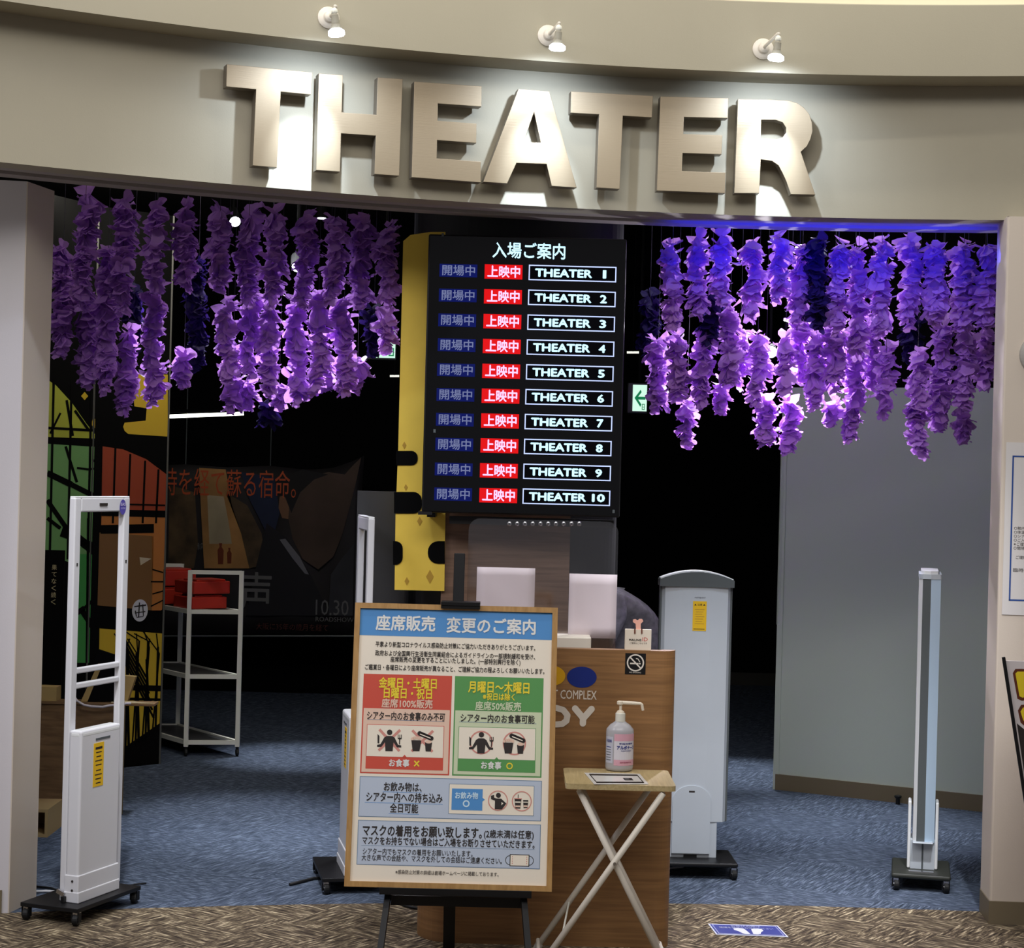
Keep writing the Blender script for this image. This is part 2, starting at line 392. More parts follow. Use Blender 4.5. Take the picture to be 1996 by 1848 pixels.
# door stop on the carpet
q = ground(1750, 1568)
t = thing('door_stop', 'small black door stop on the blue carpet beside the grey partition', 'door stop', q)
g = G(); g.tube([(0, 0, 0), (0, 0, 0.03)], 0.010, M_bplastic); build('post', g, t, local=True)
g = G(); g.lathe([(0.014, 0.03), (0.017, 0.034), (0.017, 0.04), (0.012, 0.043)], (0, 0, 0), M_bplastic); build('cap', g, t, local=True)

# ================================================================= THEATER letters
def quadmap(q, pts):   # q = TL,TR,BR,BL px ; pts (s,t) t down
    out = []
    for s_, t_ in pts:
        a = Vector(q[0]).lerp(Vector(q[1]), s_); b = Vector(q[3]).lerp(Vector(q[2]), s_); out.append(a.lerp(b, t_))
    return [(p.x, p.y) for p in out]
Tq = lambda q: quadmap(q, [(0, 0), (1, 0), (1, .22), (.64, .22), (.64, 1), (.355, 1), (.355, .22), (0, .22)])
Hq = lambda q: quadmap(q, [(0, 0), (.28, 0), (.28, .39), (.71, .39), (.71, 0), (1, 0), (1, 1), (.71, 1), (.71, .6), (.28, .6), (.28, 1), (0, 1)])
Eq = lambda q: quadmap(q, [(0, 0), (1, 0), (1, .205), (.35, .205), (.35, .395), (.93, .395), (.93, .59), (.35, .59), (.35, .79), (1, .79), (1, 1), (0, 1)])
LET = [
 ('T', Tq([(443, 126), (608, 142), (596, 331), (437, 317)]), None, 'first metal capital T, leftmost letter of the entrance sign'),
 ('H', Hq([(622, 144), (784, 155), (777, 342), (617, 331)]), None, 'metal capital H of the entrance sign, second letter'),
 ('E', Eq([(808, 160), (938, 169), (936, 355), (803, 345)]), None, 'metal capital E between the H and A of the entrance sign'),
 ('A', [(1011, 174), (1070, 179), (1123, 365), (1076, 362), (1066, 319), (1006, 317), (988, 357), (943, 354)], [(1041, 216), (1055, 279), (1019, 278)], 'metal capital A in the middle of the entrance sign'),
 ('T', Tq([(1114, 179), (1272, 188), (1262, 371), (1109, 362)]), None, 'second metal capital T, right of the A in the entrance sign'),
 ('E', Eq([(1288, 189), (1419, 192), (1412, 376), (1281, 371)]), None, 'metal capital E next to the R in the entrance sign'),
 ('R', [(1439, 194), (1500, 195), (1537, 197), (1554, 202), (1567, 211), (1577, 224), (1582, 240), (1583, 256), (1579, 271), (1572, 285), (1560, 296), (1588, 379), (1542, 378), (1534, 355), (1526, 337), (1518, 322), (1505, 313), (1482, 310), (1479, 376), (1432, 376)],
  [(1483, 233), (1512, 233), (1526, 238), (1533, 249), (1533, 259), (1526, 269), (1512, 273), (1482, 271)], 'metal capital R with round bowl, last letter of the entrance sign'),
]
for ch, outl, hole, lab in LET:
    xa = min(p[0] for p in outl); xb = max(p[0] for p in outl)
    def surf(px):
        X = ray(px, 270).x * 6.3; return X, yf(X) - 0.072
    Xa, Ya = surf(xa); Xb, Yb = surf(xb)
    ux = Vector((Xb - Xa, Yb - Ya, 0)).normalized(); n = Vector((ux.y, -ux.x, 0))
    P0 = Vector((Xa, Ya, 0)); c0 = isect((xa + xb) / 2, 300, P0, n)
    def loc2(p):
        w_ = isect(p[0], p[1], P0, n) - c0; return (w_.dot(ux), w_.z)
    cu = bpy.data.curves.new('l', 'CURVE'); cu.dimensions = '2D'; cu.fill_mode = 'BOTH'; cu.extrude = 0.022; cu.bevel_depth = 0.0015
    for poly in ([outl] + ([hole] if hole else [])):
        sp = cu.splines.new('POLY'); sp.points.add(len(poly) - 1); sp.use_cyclic_u = True
        for i, p in enumerate(poly):
            a = loc2(p); sp.points[i].co = (a[0], a[1], 0, 1)
    tmp = bpy.data.objects.new('l', cu); me = bpy.data.meshes.new_from_object(tmp); bpy.data.objects.remove(tmp)
    g = G(); off = -n * 0.022
    for v in me.vertices: g.v.append(c0 + ux * v.co.x + Vector((0, 0, v.co.y)) + n * v.co.z + off)
    for p in me.polygons:
        g.f.append(tuple(p.vertices)); g.m.append(g.mi(M_letter if abs(p.normal.z) > 0.7 else M_letter_side))
    t = thing('sign_letter', lab, 'letter', (c0.x, c0.y, c0.z), 0, 'metal letters spelling THEATER on the fascia')
    build('letter_face', g, t)
    for p in ([outl[0], outl[len(outl) // 2]]):
        w_ = isect((xa + xb) / 2, p[1] + (14 if p[1] < 250 else -14), P0, n)
        if ch == 'A': w_ = isect(1041, 300 if p[1] > 250 else 198, P0, n)
        if ch == 'R': w_ = isect(1460, 340 if p[1] > 250 else 215, P0, n)
        if ch == 'H': w_ = isect(640 if p[1] > 250 else 762, 250, P0, n)
        if ch == 'E': w_ = isect(xa + 20, p[1] + (20 if p[1] < 250 else -20), P0, n)
        gs = G(); gs.tube([w_ - n * 0.04, w_ - n * 0.076], 0.008, M_letter_side, 8); build('standoff', gs, t)

# ================================================================= wall spotlights
M_bulb = emis('led_lens_glow', (235, 245, 255), 14)
SPOTS = [(640, 35, 653, 24, 656, 68, 'left', (1.0,)), (1068, 70, 1090, 57, 1086, 96, 'middle', (1.0,)), (1487, 96, 1518, 78, 1512, 116, 'right', (1.0,))]
for bx, by, kx, ky, ex, ey, side, _ in SPOTS:
    X = ray(bx, by).x * 6.15; n = Vector((-(2 * (X - 0.98) / 9.1) * -1 * -1, -1, 0))
    n = Vector((-(X - 0.98) * 2 / 9.1, -1, 0)).normalized()
    wallp = isect(bx, by, Vector((X, yf(X) - OV, 0)), n)
    t = thing('wall_spotlight', {'left': 'left small white adjustable spotlight on the beam above letters T and H',
        'middle': 'middle small white adjustable spotlight on the beam above the letter A',
        'right': 'right small white adjustable spotlight on the beam above the letter R'}[side], 'spotlight', wallp, 0, 'wall spotlights over the entrance sign')
    g = G(); g.lathe([(0.036, 0), (0.036, 0.006), (0.030, 0.010), (0.020, 0.014), (0.017, 0.026), (0.010, 0.032)], wallp, M_ivory, 28, n); build('wall_cup', g, t, smooth=False, bevel=0.001)
    kn = at(kx, ky - 12, wallp.y - 0.17); top = at(kx - 1, ky - 2, wallp.y - 0.17); end = at(ex, ey, wallp.y - 0.165)
    g = G(); g.tube([wallp + n * 0.02, wallp + n * 0.05, kn - Vector((0, -0.03, -0.006)), kn], 0.0055, M_ivory, 10); build('arm', g, t, smooth=True)
    g = G(); g.lathe([(0.004, -0.011), (0.009, -0.007), (0.011, 0), (0.009, 0.007), (0.004, 0.011)], top, M_steelw, 14); build('swivel', g, t, smooth=True)
    ax = (end - top); L_ = ax.length; ax.normalize()
    g = G(); g.lathe([(0.008, 0.008), (0.012, 0.012), (0.0125, L_ * 0.55), (0.014, L_ * 0.56), (0.016, L_ * 0.75)], top, mat('warm_grey_lamp_body', (150, 145, 130), 0.5), 20, ax); build('lamp_body', g, t, smooth=False)
    g = G(); g.lathe([(0.017, L_ * 0.74), (0.026, L_ * 0.84), (0.027, L_ * 1.0), (0.022, L_ * 1.06)], top, M_bulb, 20, ax); build('lens', g, t, smooth=True)
    aim = {'left': (585, 330), 'middle': (1038, 372), 'right': (1492, 374)}[side]
    Xt = ray(*aim).x * 6.3; tgt = at(aim[0], aim[1], yf(Xt))
    src = end + ax * 0.02
    light('sign_spot', 'SPOT', src, 52.0, (0.66, 0.79, 1.0), tgt, spot_size=0.74, spot_blend=1.0, shadow_soft_size=0.012)
    light('sign_spot_spill', 'SPOT', src, 15.0, (0.68, 0.80, 1.0), tgt, spot_size=2.3, spot_blend=1.0, shadow_soft_size=0.012)

# ================================================================= blossoms / garlands
def blossom_mesh(name, seed, m, npet=10):
    rnd = random.Random(seed); g = G()
    for i in range(npet):
        a = 2 * PI * i / npet + rnd.uniform(-.25, .25); L = rnd.uniform(.044, .062); W = rnd.uniform(.022, .031)
        droop = rnd.choice((-1, -1, -1, .6)) * rnd.uniform(.7, 1.9); z0 = rnd.uniform(-.014, .014); tw = rnd.uniform(-.5, .5)
        d = Vector((math.cos(a), math.sin(a), 0)); q = Vector((-d.y, d.x, 0))
        vs = []
        for r_, wd, dz in ((.10, .25, 0), (.45, .9, .3), (.8, 1.0, .55), (1.0, .55, .62)):
            for k in (-1, 0, 1):
                ruf = 0.006 * rnd.uniform(-1, 1) if r_ > .4 else 0
                up = (0.004 if k == 0 else 0.0) * -1
                zz = z0 + dz * droop * L + up + ruf + k * wd * W * math.sin(tw) * 0.8
                vs.append(d * (L * r_ * (1 - .16 * abs(droop)) * (1.06 if (k == 0 and r_ == 1.0) else 1)) + q * (k * wd * W * math.cos(tw)) + Vector((0, 0, zz)))
        fs = [(r * 3 + k, r * 3 + k + 1, (r + 1) * 3 + k + 1, (r + 1) * 3 + k) for r in range(3) for k in range(2)]
        g.add(vs, fs, m)
    me = bpy.data.meshes.new(name); me.from_pydata([tuple(v) for v in g.v], [], g.f); me.materials.append(m)
    return me
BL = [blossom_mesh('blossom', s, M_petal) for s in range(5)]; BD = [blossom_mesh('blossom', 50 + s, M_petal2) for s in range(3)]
ORD = ['first', 'second', 'third', 'fourth', 'fifth', 'sixth', 'seventh', 'eighth', 'ninth', 'tenth', 'eleventh', 'twelfth', 'thirteenth', 'fourteenth', 'fifteenth', 'sixteenth', 'seventeenth', 'eighteenth', 'nineteenth', 'twentieth', 'twenty-first']
CEILZ = 2.9
def garland(px, yt, yb, Y, label, group, dark=False):
    a = at(px, yt, Y); b = at(px - 0.026 * (yb - yt), yb, Y)
    t = thing('wisteria_garland', label, 'garland', (a.x, a.y, b.z), 0, group)
    g = G(); g.tube([(0, 0, 0.01), (0, 0, CEILZ - b.z)], 0.0010, M_cord, 5); build('string', g, t, local=True)
    H = a.z - b.z; n = max(4, int(H / 0.029)); rnd = random.Random(int(px * 7 + yt))
    ph = rnd.uniform(0, 6)
    for i in range(n):
        z = 0.02 + (H - 0.05) * i / (n - 1)
        s = rnd.uniform(.80, 1.1) * (0.62 + 0.38 * min(1, i / 2.0)) * (1 + .08 * math.sin(i * .9 + ph))
        me = rnd.choice(BD if dark else BL)
        o = bpy.data.objects.new('blossom', me); C.objects.link(o); o.parent = t
        o.location = (rnd.uniform(-.007, .007) + .006 * math.sin(i * .5 + ph), rnd.uniform(-.006, .006), z)
        o.rotation_euler = (rnd.uniform(-.35, .35), rnd.uniform(-.35, .35), rnd.uniform(0, 6.28)); o.scale = (s, s, s)
M_cord = mat('thin_thread', (60, 54, 70), 0.8)
# (x, top, bottom, row, tone)
LEFTG = [(168, 368, 600, 0), (243, 378, 608, 0), (303, 392, 560, 0), (361, 392, 560, 0), (430, 396, 566, 0), (486, 404, 590, 0), (536, 404, 592, 0), (597, 408, 600, 0), (653, 410, 590, 0), (706, 416, 596, 0), (757, 432, 590, 0), (757, 596, 680, 0),
         (125, 466, 690, 1), (172, 560, 752, 1), (212, 470, 762, 1), (302, 550, 790, 1), (445, 572, 745, 1), (492, 560, 735, 1), (528, 582, 772, 1), (582, 575, 782, 1), (622, 560, 765, 1), (672, 570, 765, 1),
         (250, 635, 806, 2), (360, 680, 752, 2), (455, 680, 800, 2), (482, 735, 790, 2), (545, 735, 788, 2), (640, 700, 760, 2), (698, 688, 762, 2)]
LEFTD = [(388, 500, 720, 3), (262, 560, 690, 3), (730, 590, 690, 3), (524, 785, 818, 3)]
RIGHTG = [(1312, 464, 640, 0), (1362, 452, 612, 0), (1410, 448, 596, 0), (1469, 458, 620, 0), (1521, 450, 590, 0), (1560, 466, 630, 0), (1636, 462, 645, 0), (1675, 466, 690, 0), (1720, 456, 660, 0), (1777, 452, 640, 0), (1824, 464, 632, 0), (1880, 460, 642, 0), (1925, 464, 640, 0),
          (1322, 640, 775, 1), (1424, 590, 745, 1), (1372, 622, 790, 1), (1478, 640, 790, 1), (1532, 650, 765, 1), (1592, 640, 800, 1), (1630, 620, 765, 1), (1728, 665, 812, 1), (1790, 675, 880, 1), (1836, 620, 830, 1), (1884, 636, 800, 1), (1918, 630, 755, 1),
          (1340, 770, 866, 2), (1284, 650, 795, 2), (1410, 735, 800, 2), (1492, 760, 866, 2), (1538, 765, 878, 2), (1444, 640, 750, 2), (1562, 600, 740, 2), (1622, 770, 822, 2), (1664, 640, 860, 2), (1700, 620, 750, 2), (1880, 795, 860, 2), (1835, 740, 835, 2)]
RIGHTD = [(1596, 452, 636, 0), (1388, 560, 672, 1), (1268, 566, 700, 3), (1775, 600, 700, 3)]
ROWY = [6.84, 7.02, 7.22, 7.5]; ROWN = ['front', 'middle', 'back']
for side, GL, GD in (('left', LEFTG, LEFTD), ('right', RIGHTG, RIGHTD)):
    for row in (0, 1, 2):
        sel = sorted([q for q in GL if q[3] == row])
        for i, (px, yt, yb, _) in enumerate(sel):
            Y = ROWY[row] + (0.05 if i % 2 else 0.0)
            tone = 'deep blue lit' if (side == 'right' and row == 0) else 'purple'
            if row and 420 < px < 600: tone = 'bright lilac'
            if row and 1440 < px < 1700: tone = 'bright lilac'
            lab = f'{tone} wisteria garland, {ORD[i]} from left of {len(sel)} in the {ROWN[row]} row, {side} cluster'
            garland(px, yt, yb, Y, lab, f'purple wisteria garlands hanging on the {side} side')
    wh = {388: 'hanging under the fourth front garland', 262: 'behind the second and third front garlands', 730: 'near the yellow panel beside the exit sign', 524: 'lowest and farthest, above the light tube',
          1596: 'in the front row between two blue lit ones', 1388: 'short, below the second and third front garlands', 1268: 'at the far left edge of the cluster', 1775: 'behind the tenth front garland'}
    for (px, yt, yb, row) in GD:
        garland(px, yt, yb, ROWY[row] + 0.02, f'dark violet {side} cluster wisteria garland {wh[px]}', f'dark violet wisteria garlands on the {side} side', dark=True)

# ================================================================= interior lamps
def track_lamp(loc, tgt, energy, size, label, col=(1, 1, 1), es=40, r=0.02, soft=0.03):
    loc = Vector(loc); ax = (Vector(tgt) - loc).normalized()
    t = thing('ceiling_spotlight', label, 'spotlight', loc, 0, 'ceiling spotlights inside the theater foyer')
    g = G(); g.lathe([(r * 0.8, -0.12), (r * 1.3, -0.10), (r * 1.4, 0)], loc, M_black, 18, ax); build('housing', g, t)
    g = G(); g.lathe([(r * 1.2, -0.004), (r * 1.2, 0.002)], loc, emis('lamp_glow_%d' % es, (240, 240, 255), es), 18, ax); build('lens', g, t)
    g = G(); g.tube([loc - ax * 0.08, Vector((loc.x, loc.y, CEILZ))], 0.006, M_black, 8); build('stem', g, t)
    light('foyer_spot', 'SPOT', loc + ax * 0.01, energy, col, tgt, spot_size=size, spot_blend=1.0, shadow_soft_size=soft)
track_lamp(at(458, 432, 8.3), (-0.88, 7.10, 1.75), 110, 1.0, 'lit spotlight among the left cluster of purple garlands', (0.86, 0.84, 1.0))
track_lamp(at(1560, 486, 8.3), (0.98, 7.16, 1.75), 230, 1.1, 'lit spotlight in the upper middle of the right garland cluster', (0.92, 0.88, 1.0))
track_lamp(at(1503, 686, 7.70), (1.0, 7.0, 1.90), 95, 2.4, 'low glowing spotlight shining through the right garlands', (0.95, 0.9, 1.0), es=60, r=0.02)
track_lamp(at(580, 520, 8.0), (-0.80, 7.1, 1.85), 140, 0.9, 'spotlight hidden behind the middle of the left garlands', (0.9, 0.88, 1.0), es=10)
track_lamp(at(303, 560, 7.8), (-1.33, 7.0, 1.85), 60, 0.6, 'spotlight behind the third left garland', (0.9, 0.88, 1.0), es=10)
# floor pools
for i, (px, py, e, sz) in enumerate([(500, 1605, 300, 0.62), (590, 1475, 330, 0.42), (1640, 1605, 330, 0.62), (1445, 1510, 380, 0.46), (1440, 1745, 330, 0.62), (900, 1640, 200, 0.8), (420, 1725, 270, 0.66), (1730, 1735, 270, 0.40)]):
    p = ground(px, py)
    if i in (4, 6, 7):   # threshold is lit from the mall ceiling
        light('mall_downlight', 'SPOT', (p.x, 4.5, 4.3), e * 1.9, (0.95, 0.96, 1.0), (p.x, p.y + .1, 0), spot_size=sz * .62, spot_blend=1.0, shadow_soft_size=.05); continue
    track_lamp((p.x, p.y + 0.25, 2.84), (p.x, p.y, 0), e, sz, ['downlight over the carpet left of the counter', 'downlight over the carpet behind the centre gate', 'downlight in front of the grey partition', 'downlight beside the dark doorway', 'downlight over the carpet near the silver gate', 'downlight behind the round column', 'downlight above the left gate', 'downlight above the right gate'][i], (0.93, 0.95, 1.0), es=4, soft=.06)
# light washing banner and panels
light('foyer_wash', 'AREA', (-1.6, 8.6, 2.8), 11, (1.0, 0.93, 0.8), (-1.5, 12.3, 0.9), shape='RECTANGLE', size=1.2, size_y=0.2)
light('foyer_wash', 'AREA', (-0.9, 7.6, 2.82), 7, (1.0, 0.95, 0.85), (-2.0, 9.0, 1.0), shape='RECTANGLE', size=0.5, size_y=0.2)
light('foyer_wash', 'AREA', (1.0, 7.2, 2.85), 7, (0.9, 0.95, 1.0), (1.75, 8.7, 1.0), shape='RECTANGLE', size=0.8, size_y=0.2)
# blue LED strip in the slot of the soffit
M_blueled = emis('blue_led_glow', (10, 10, 255), 5.0)
t = thing('blue_led_strip', 'blue LED strip recessed in the soffit above the right garlands', 'light strip', (1.1, yf(1.1) + 0.23, HB + 0.02))
g = G(); pth = [Vector((x, yf(x) + 0.228, HB + 0.035)) for x in [0.55 + 0.1 * i for i in range(12)]]
for a, b in zip(pth, pth[1:]): g.bar(a, b, 0.012, 0.006, M_blueled)
build('diode_tape', g, t)
g = G()
for a, b in zip(pth, pth[1:]): g.bar(a + Vector((0, 0, 0.006)), b + Vector((0, 0, 0.006)), 0.016, 0.003, M_bplastic)
build('channel', g, t)
light('blue_wash', 'AREA', (1.2, 6.52, 2.30), 2.2, (0.03, 0.03, 1.0), (1.25, 6.9, 2.42), shape='RECTANGLE', size=1.3, size_y=0.03, spread=2.2)

# linear tube light
a = at(326, 812, 11.6); b = at(475, 806, 11.6)
t = thing('linear_light', 'thin white linear light tube above the dark film banner', 'light', (a + b) / 2)
g = G(); g.tube([a, b], 0.012, emis('tube_glow', (250, 250, 235), 4.0), 10); build('tube', g, t)
g = G(); g.box((a + b) / 2 + Vector((0, 0.01, 0.022)), ((b - a).length, 0.03, 0.02), M_black); build('housing', g, t)
for q in (a, b):
    g = G(); g.tube([q + Vector((0, 0, 0.03)), Vector((q.x, q.y, 2.9))], 0.003, M_black, 6); build('suspension_wire', g, t)
for (x0, x1, y, Yd, lab) in ((1222, 1246, 687, 10.5, 'short far ceiling light line right of the display'), (760, 778, 733, 10.5, 'short far ceiling light line left of the yellow panel')):
    a = at(x0, y, Yd); b = at(x1, y, Yd)
    t = thing('linear_light', lab, 'light', (a + b) / 2)
    g = G(); g.tube([a, b], 0.006, emis('far_tube_glow', (235, 235, 225), 1.2), 8); build('tube', g, t)
    g = G(); g.tube([(a + b) / 2, Vector(((a.x + b.x) / 2, a.y, 2.9))], 0.003, M_black, 6); build('suspension_wire', g, t)

# exit signs
M_exit = emis('exit_lightbox', (205, 245, 225), 1.1); M_green = mat('exit_green', (0, 120, 70), 0.5, emit=(0, 120, 70), es=0.8)
def exit_sign(x0, x1, y0, y1, Y, label, arrow):
    a = at(x0, y0, Y); b = at(x1, y1, Y); c = (a + b) / 2; W = b.x - a.x; H = a.z - b.z
    t = thing('exit_sign', label, 'exit sign', c)
    g = G(); g.box(c + Vector((-0.01, 0.035, 0)), (W + 0.03, 0.06, H + 0.02), M_bplastic); build('housing', g, t, bevel=0.003)
    g = G(); g.box(c, (W, 0.012, H), M_exit)
    P = Plane((a.x, Y - 0.007, a.z), (1, 0, 0), (0, 0, -1), g)
    if arrow:
        P.poly([(W * .12, H * .5), (W * .55, H * .18), (W * .62, H * .28), (W * .38, H * .45), (W * .9, H * .45), (W * .9, H * .56), (W * .38, H * .56), (W * .62, H * .74), (W * .55, H * .84)], M_green)
        P.frame(W * .66, H * .72, W * .86, H * .95, W * .05, M_green)
        P.line((W * .66, H * .84), (W * .86, H * .84), W * .04, M_green)
    else:
        P.poly([(W * .1, H * .62), (W * .4, H * .5), (W * .5, H * .62), (W * .3, H * .72)], M_green)
        P.disc(W * .45, H * .38, W * .08, M_green); P.line((W * .3, H * .55), (W * .6, H * .45), W * .1, M_green)
        P.frame(W * .72, H * .72, W * .95, H * .95, W * .05, M_green)
    build('light_panel', g, t)
    g = G(); g.tube([c + Vector((0, 0.03, H / 2)), Vector((c.x, Y + 0.03, 2.9))], 0.008, M_black, 8); build('stem', g, t)
exit_sign(1234, 1260, 750, 802, 9.4, 'green and white exit sign with left arrow, right of the display', True)
exit_sign(727, 770, 628, 698, 9.4, 'green and white exit sign partly hidden behind a left garland', False)

# ================================================================= black column with display
colc = Vector((at(1000, 900, 7.05).x + 0.0, 7.05, 0))
g = G(); g.lathe([(0.40, 0), (0.40, 2.52), (0.385, 2.535)], colc, mat('dark_column_wrap', (26, 26, 28), 0.6), 64, None, 1.0, 0.55)
o = struct('wall_column', g, smooth=False)
# wood panel on the column
Yw = 6.80
def vbox(x0, y0, x1, y1, Y, th, m, g=None):   # box whose front face spans px at depth Y
    a = at(x0, y0, Y); b = at(x1, y1, Y); g = g or G()
    g.box(((a.x + b.x) / 2, Y + th / 2, (a.z + b.z) / 2), (b.x - a.x, th, a.z - b.z), m); return g
a = at(866, 1000, Yw); b = at(1115, 1005, Yw)
g = G(); g.box(((a.x + b.x) / 2 - 0.005, Yw + 0.01, a.z / 2), (b.x - a.x, 0.02, a.z), M_panelwood)
tag(build('wood_panel', g), 'walnut veneer board standing behind the counter under the display', 'panel')
# yellow cloud panel
M_yw = mat('gold_yellow_print', (240, 206, 80), 0.6, noise=(6, 0.07)); M_dia = mat('ochre_diamond', (186, 146, 50), 0.6)
Yy = 6.78
t = thing('cloud_panel', 'tall yellow panel with black cloud notches left of the display', 'display panel', (at(820, 1150, Yy).x, Yy, 0))
g = G()
yp = [(786, 470), (800, 458), (840, 452), (868, 452), (868, 1005), (866, 1152), (769, 1150), (771, 1003), (776, 880)]
g.prism([at(x, y, Yy) for x, y in yp], (0, 0.015, 0), M_yw); build('board', g, t)
g = G()
def rnotch(x0, x1, y0, y1, left=True, r=12, lift=0.004):
    g = G(); pts = []
    if left:
        pts = [(x0, y0)] + [(x1 - r + r * math.sin(a), y0 + r - r * math.cos(a)) for a in [PI / 2 * k / 5 for k in range(6)]] + [(x1 - r + r * math.cos(a), y1 - r + r * math.sin(a)) for a in [PI / 2 * k / 5 for k in range(6)]] + [(x0, y1)]
    else:
        pts = [(x1, y0)] + [(x0 + r - r * math.sin(a), y0 + r - r * math.cos(a)) for a in [PI / 2 * k / 5 for k in range(6)]] + [(x0 + r - r * math.cos(a), y1 - r + r * math.sin(a)) for a in [PI / 2 * k / 5 for k in range(6)]] + [(x1, y1)]
    g.prism([at(x, y, Yy - lift) for x, y in pts], (0, 0.003, 0), M_black); build('cloud_notch', g, t)
rnotch(772, 814, 879, 907); rnotch(768, 822, 959, 1001, r=16); rnotch(766, 785, 1055, 1101, r=14)
rnotch(834, 867, 1055, 1099, False, r=20)
g = G()
for cx, cy, s in ((818, 1016, 1), (838, 1124, 1.5), (793, 1133, .9), (788, 868, .8), (791, 950, .7)):
    g = G(); g.prism([at(cx + dx * s * 5, cy + dy * s * 9, Yy - 0.002) for dx, dy in ((-1, 0), (0, -1), (1, 0), (0, 1))], (0, 0.002, 0), M_dia); build('diamond', g, t)
# grey-black board left of it
a = at(710, 957, 6.9); b = at(772, 1300, 6.9)
g = G(); g.box(((a.x + b.x) / 2, 6.91, a.z / 2), (b.x - a.x + 0.05, 0.02, a.z), mat('charcoal_board', (50, 50, 52), 0.7))
tag(build('charcoal_board', g), 'tall charcoal board behind the yellow panel, beside the centre gate', 'board')

# display
YD = 6.60
t = thing('information_display', 'large portrait LED display listing ten theaters above the counter', 'display', at(1012, 1005, YD))
g = G()
a = at(836, 452, YD); b = at(1222, 470, YD); c = at(1208, 1007, YD); d0 = at(821, 1001, YD)
zt = (a.z + b.z) / 2; zb = (c.z + d0.z) / 2; xl = (a.x + d0.x) / 2; xr = (b.x + c.x) / 2
g.box(((xl + xr) / 2, YD + 0.04, (zt + zb) / 2), (xr - xl, 0.075, zt - zb), M_bplastic); build('casing', g, t, bevel=0.006)
g = G(); g.box(((xl + xr) / 2, YD - 0.0005, (zt + zb) / 2), (xr - xl - 0.012, 0.006, zt - zb - 0.012), M_gloss); build('glass', g, t)
M_sb = emis('screen_blue', (16, 24, 92), 1.0); M_sr = emis('screen_red', (222, 20, 24), 1.1); M_sw = emis('screen_white', (190, 235, 255), 1.5)
M_sg = emis('screen_grey', (120, 128, 168), 0.9); M_sw2 = emis('screen_pinkwhite', (235, 200, 255), 1.3); M_sline = emis('screen_line', (190, 205, 255), 1.3); M_sk = emis('screen_black', (4, 4, 7), 1.0)
g = G(); YS = YD - 0.0045; P = Plane((0, YS, 0), (1, 0, 0), (0, 0, -1), g)
def S(px, py): q = at(px, py, YS); return q.x, -q.z
def srect(x0, y0, x1, y1, m, l):   # upright rect given px of its corners before roll
    u0, v0 = S(x0, y0); u1, v1 = S(x1, y1); P.rect(u0, v0, u1, v1, m, l); return u0, v0, u1, v1
u0, v0 = S(960, 487); u1, _ = S(1102, 490); P.text('入場ご案内', u0, u1, v0 + 0.001, 0.054, M_sw, 0.001, 0.02)
for i in range(10):
    k = i / 9.0; dx = -10.3 * k; dx3 = -12.0 * k; dy = 436 * k
    u0, v0, u1, v1 = srect(857 + dx, 514 + dy, 930 + dx, 541 + dy, M_sb, 0.0004)
    P.text('開場中', u0 + 0.010, u1 - 0.008, (v0 + v1) / 2, 0.036, M_sg, 0.001, 0.015)
    u0, v0, u1, v1 = srect(945 + dx, 515 + dy, 1018 + dx, 545 + dy, M_sr, 0.0004)
    P.text('上映中', u0 + 0.010, u1 - 0.008, (v0 + v1) / 2, 0.040, M_sw2, 0.001, 0.03)
    u0, v0, u1, v1 = srect(1031 + dx3, 516 + dy, 1201 + dx3, 550.5 + dy, M_sk, 0.0002)
    P.frame(u0, v0, u1, v1, 0.0040, M_sline, 0.0006)
    W = u1 - u0
    P.text('THEATER', u0 + W * .072, u0 + W * .725, (v0 + v1) / 2, 0.030, M_sw, 0.001, 0.045)
    if i < 9: P.text(str(i + 1), u0 + W * (.845 if i == 0 else .82), u0 + W * (.885 if i == 0 else .90), (v0 + v1) / 2, 0.030, M_sw, 0.001, 0.02 if i == 0 else 0.045)
    else: P.text('10', u0 + W * .79, u0 + W * .94, (v0 + v1) / 2, 0.030, M_sw, 0.001, 0.05)
build('lit_text', g, t)
g = G(); 
for (x, y) in ((863, 458), (847, 840), (1196, 997)): g.box(at(x, y, YD - 0.004), (0.008, 0.004, 0.012), M_rim)
build('screw', g, t)
# control box and keys below the display
g = vbox(876, 1006, 1196, 1029, 6.66, 0.06, M_bplastic); build('control_box', g, t)
for i in range(10):
    g = G(); q = at(993 + i * 15.1, 1021, 6.64); g.lathe([(0.010, 0), (0.008, 0.006), (0.004, 0.007)], q, M_chrome, 12, Vector((0, -1, 0))); g.lathe([(0.003, 0.007), (0.003, 0.0075)], q, M_ink, 8, Vector((0, -1, 0)))
    build('key_switch', g, t)
g = G(); q = at(829, 1000, YD + 0.02); g.box(q, (0.05, 0.05, 0.012), M_bplastic); g.box((q.x + 0.02, 6.72, q.z), (0.03, 0.16, 0.03), M_bplastic); build('bracket', g, t)

# ================================================================= counter
cbl = ground(812, 1838); cf = ground(1060, 1843)
XL = ground(815, 1820).x - 0.005; XR = (ground(1303, 1833).x + at(1313, 1275, 5.92).x) / 2; YF = cf.y; YB = 6.36
HC = at(1200, 1267, YF + 0.0).z
t = thing('reception_counter', 'brown wood reception counter with rounded corners and round logo', 'counter', ((XL + XR) / 2, (YF + YB) / 2, 0))
def rounded(x0, x1, y0, y1, rl, rr, n=10):
    pts = []
    for cx, cy, r, a0 in ((x0 + rl, y0 + rl, rl, PI), (x1 - rr, y0 + rr, rr, 1.5 * PI), (x1 - rr, y1 - rr, rr, 0), (x0 + rl, y1 - rl, rl, .5 * PI)):
        pts += [Vector((cx + r * math.cos(a0 + PI / 2 * k / n), cy + r * math.sin(a0 + PI / 2 * k / n), 0)) for k in range(n + 1)]
    return pts
LOW = HC - 0.11
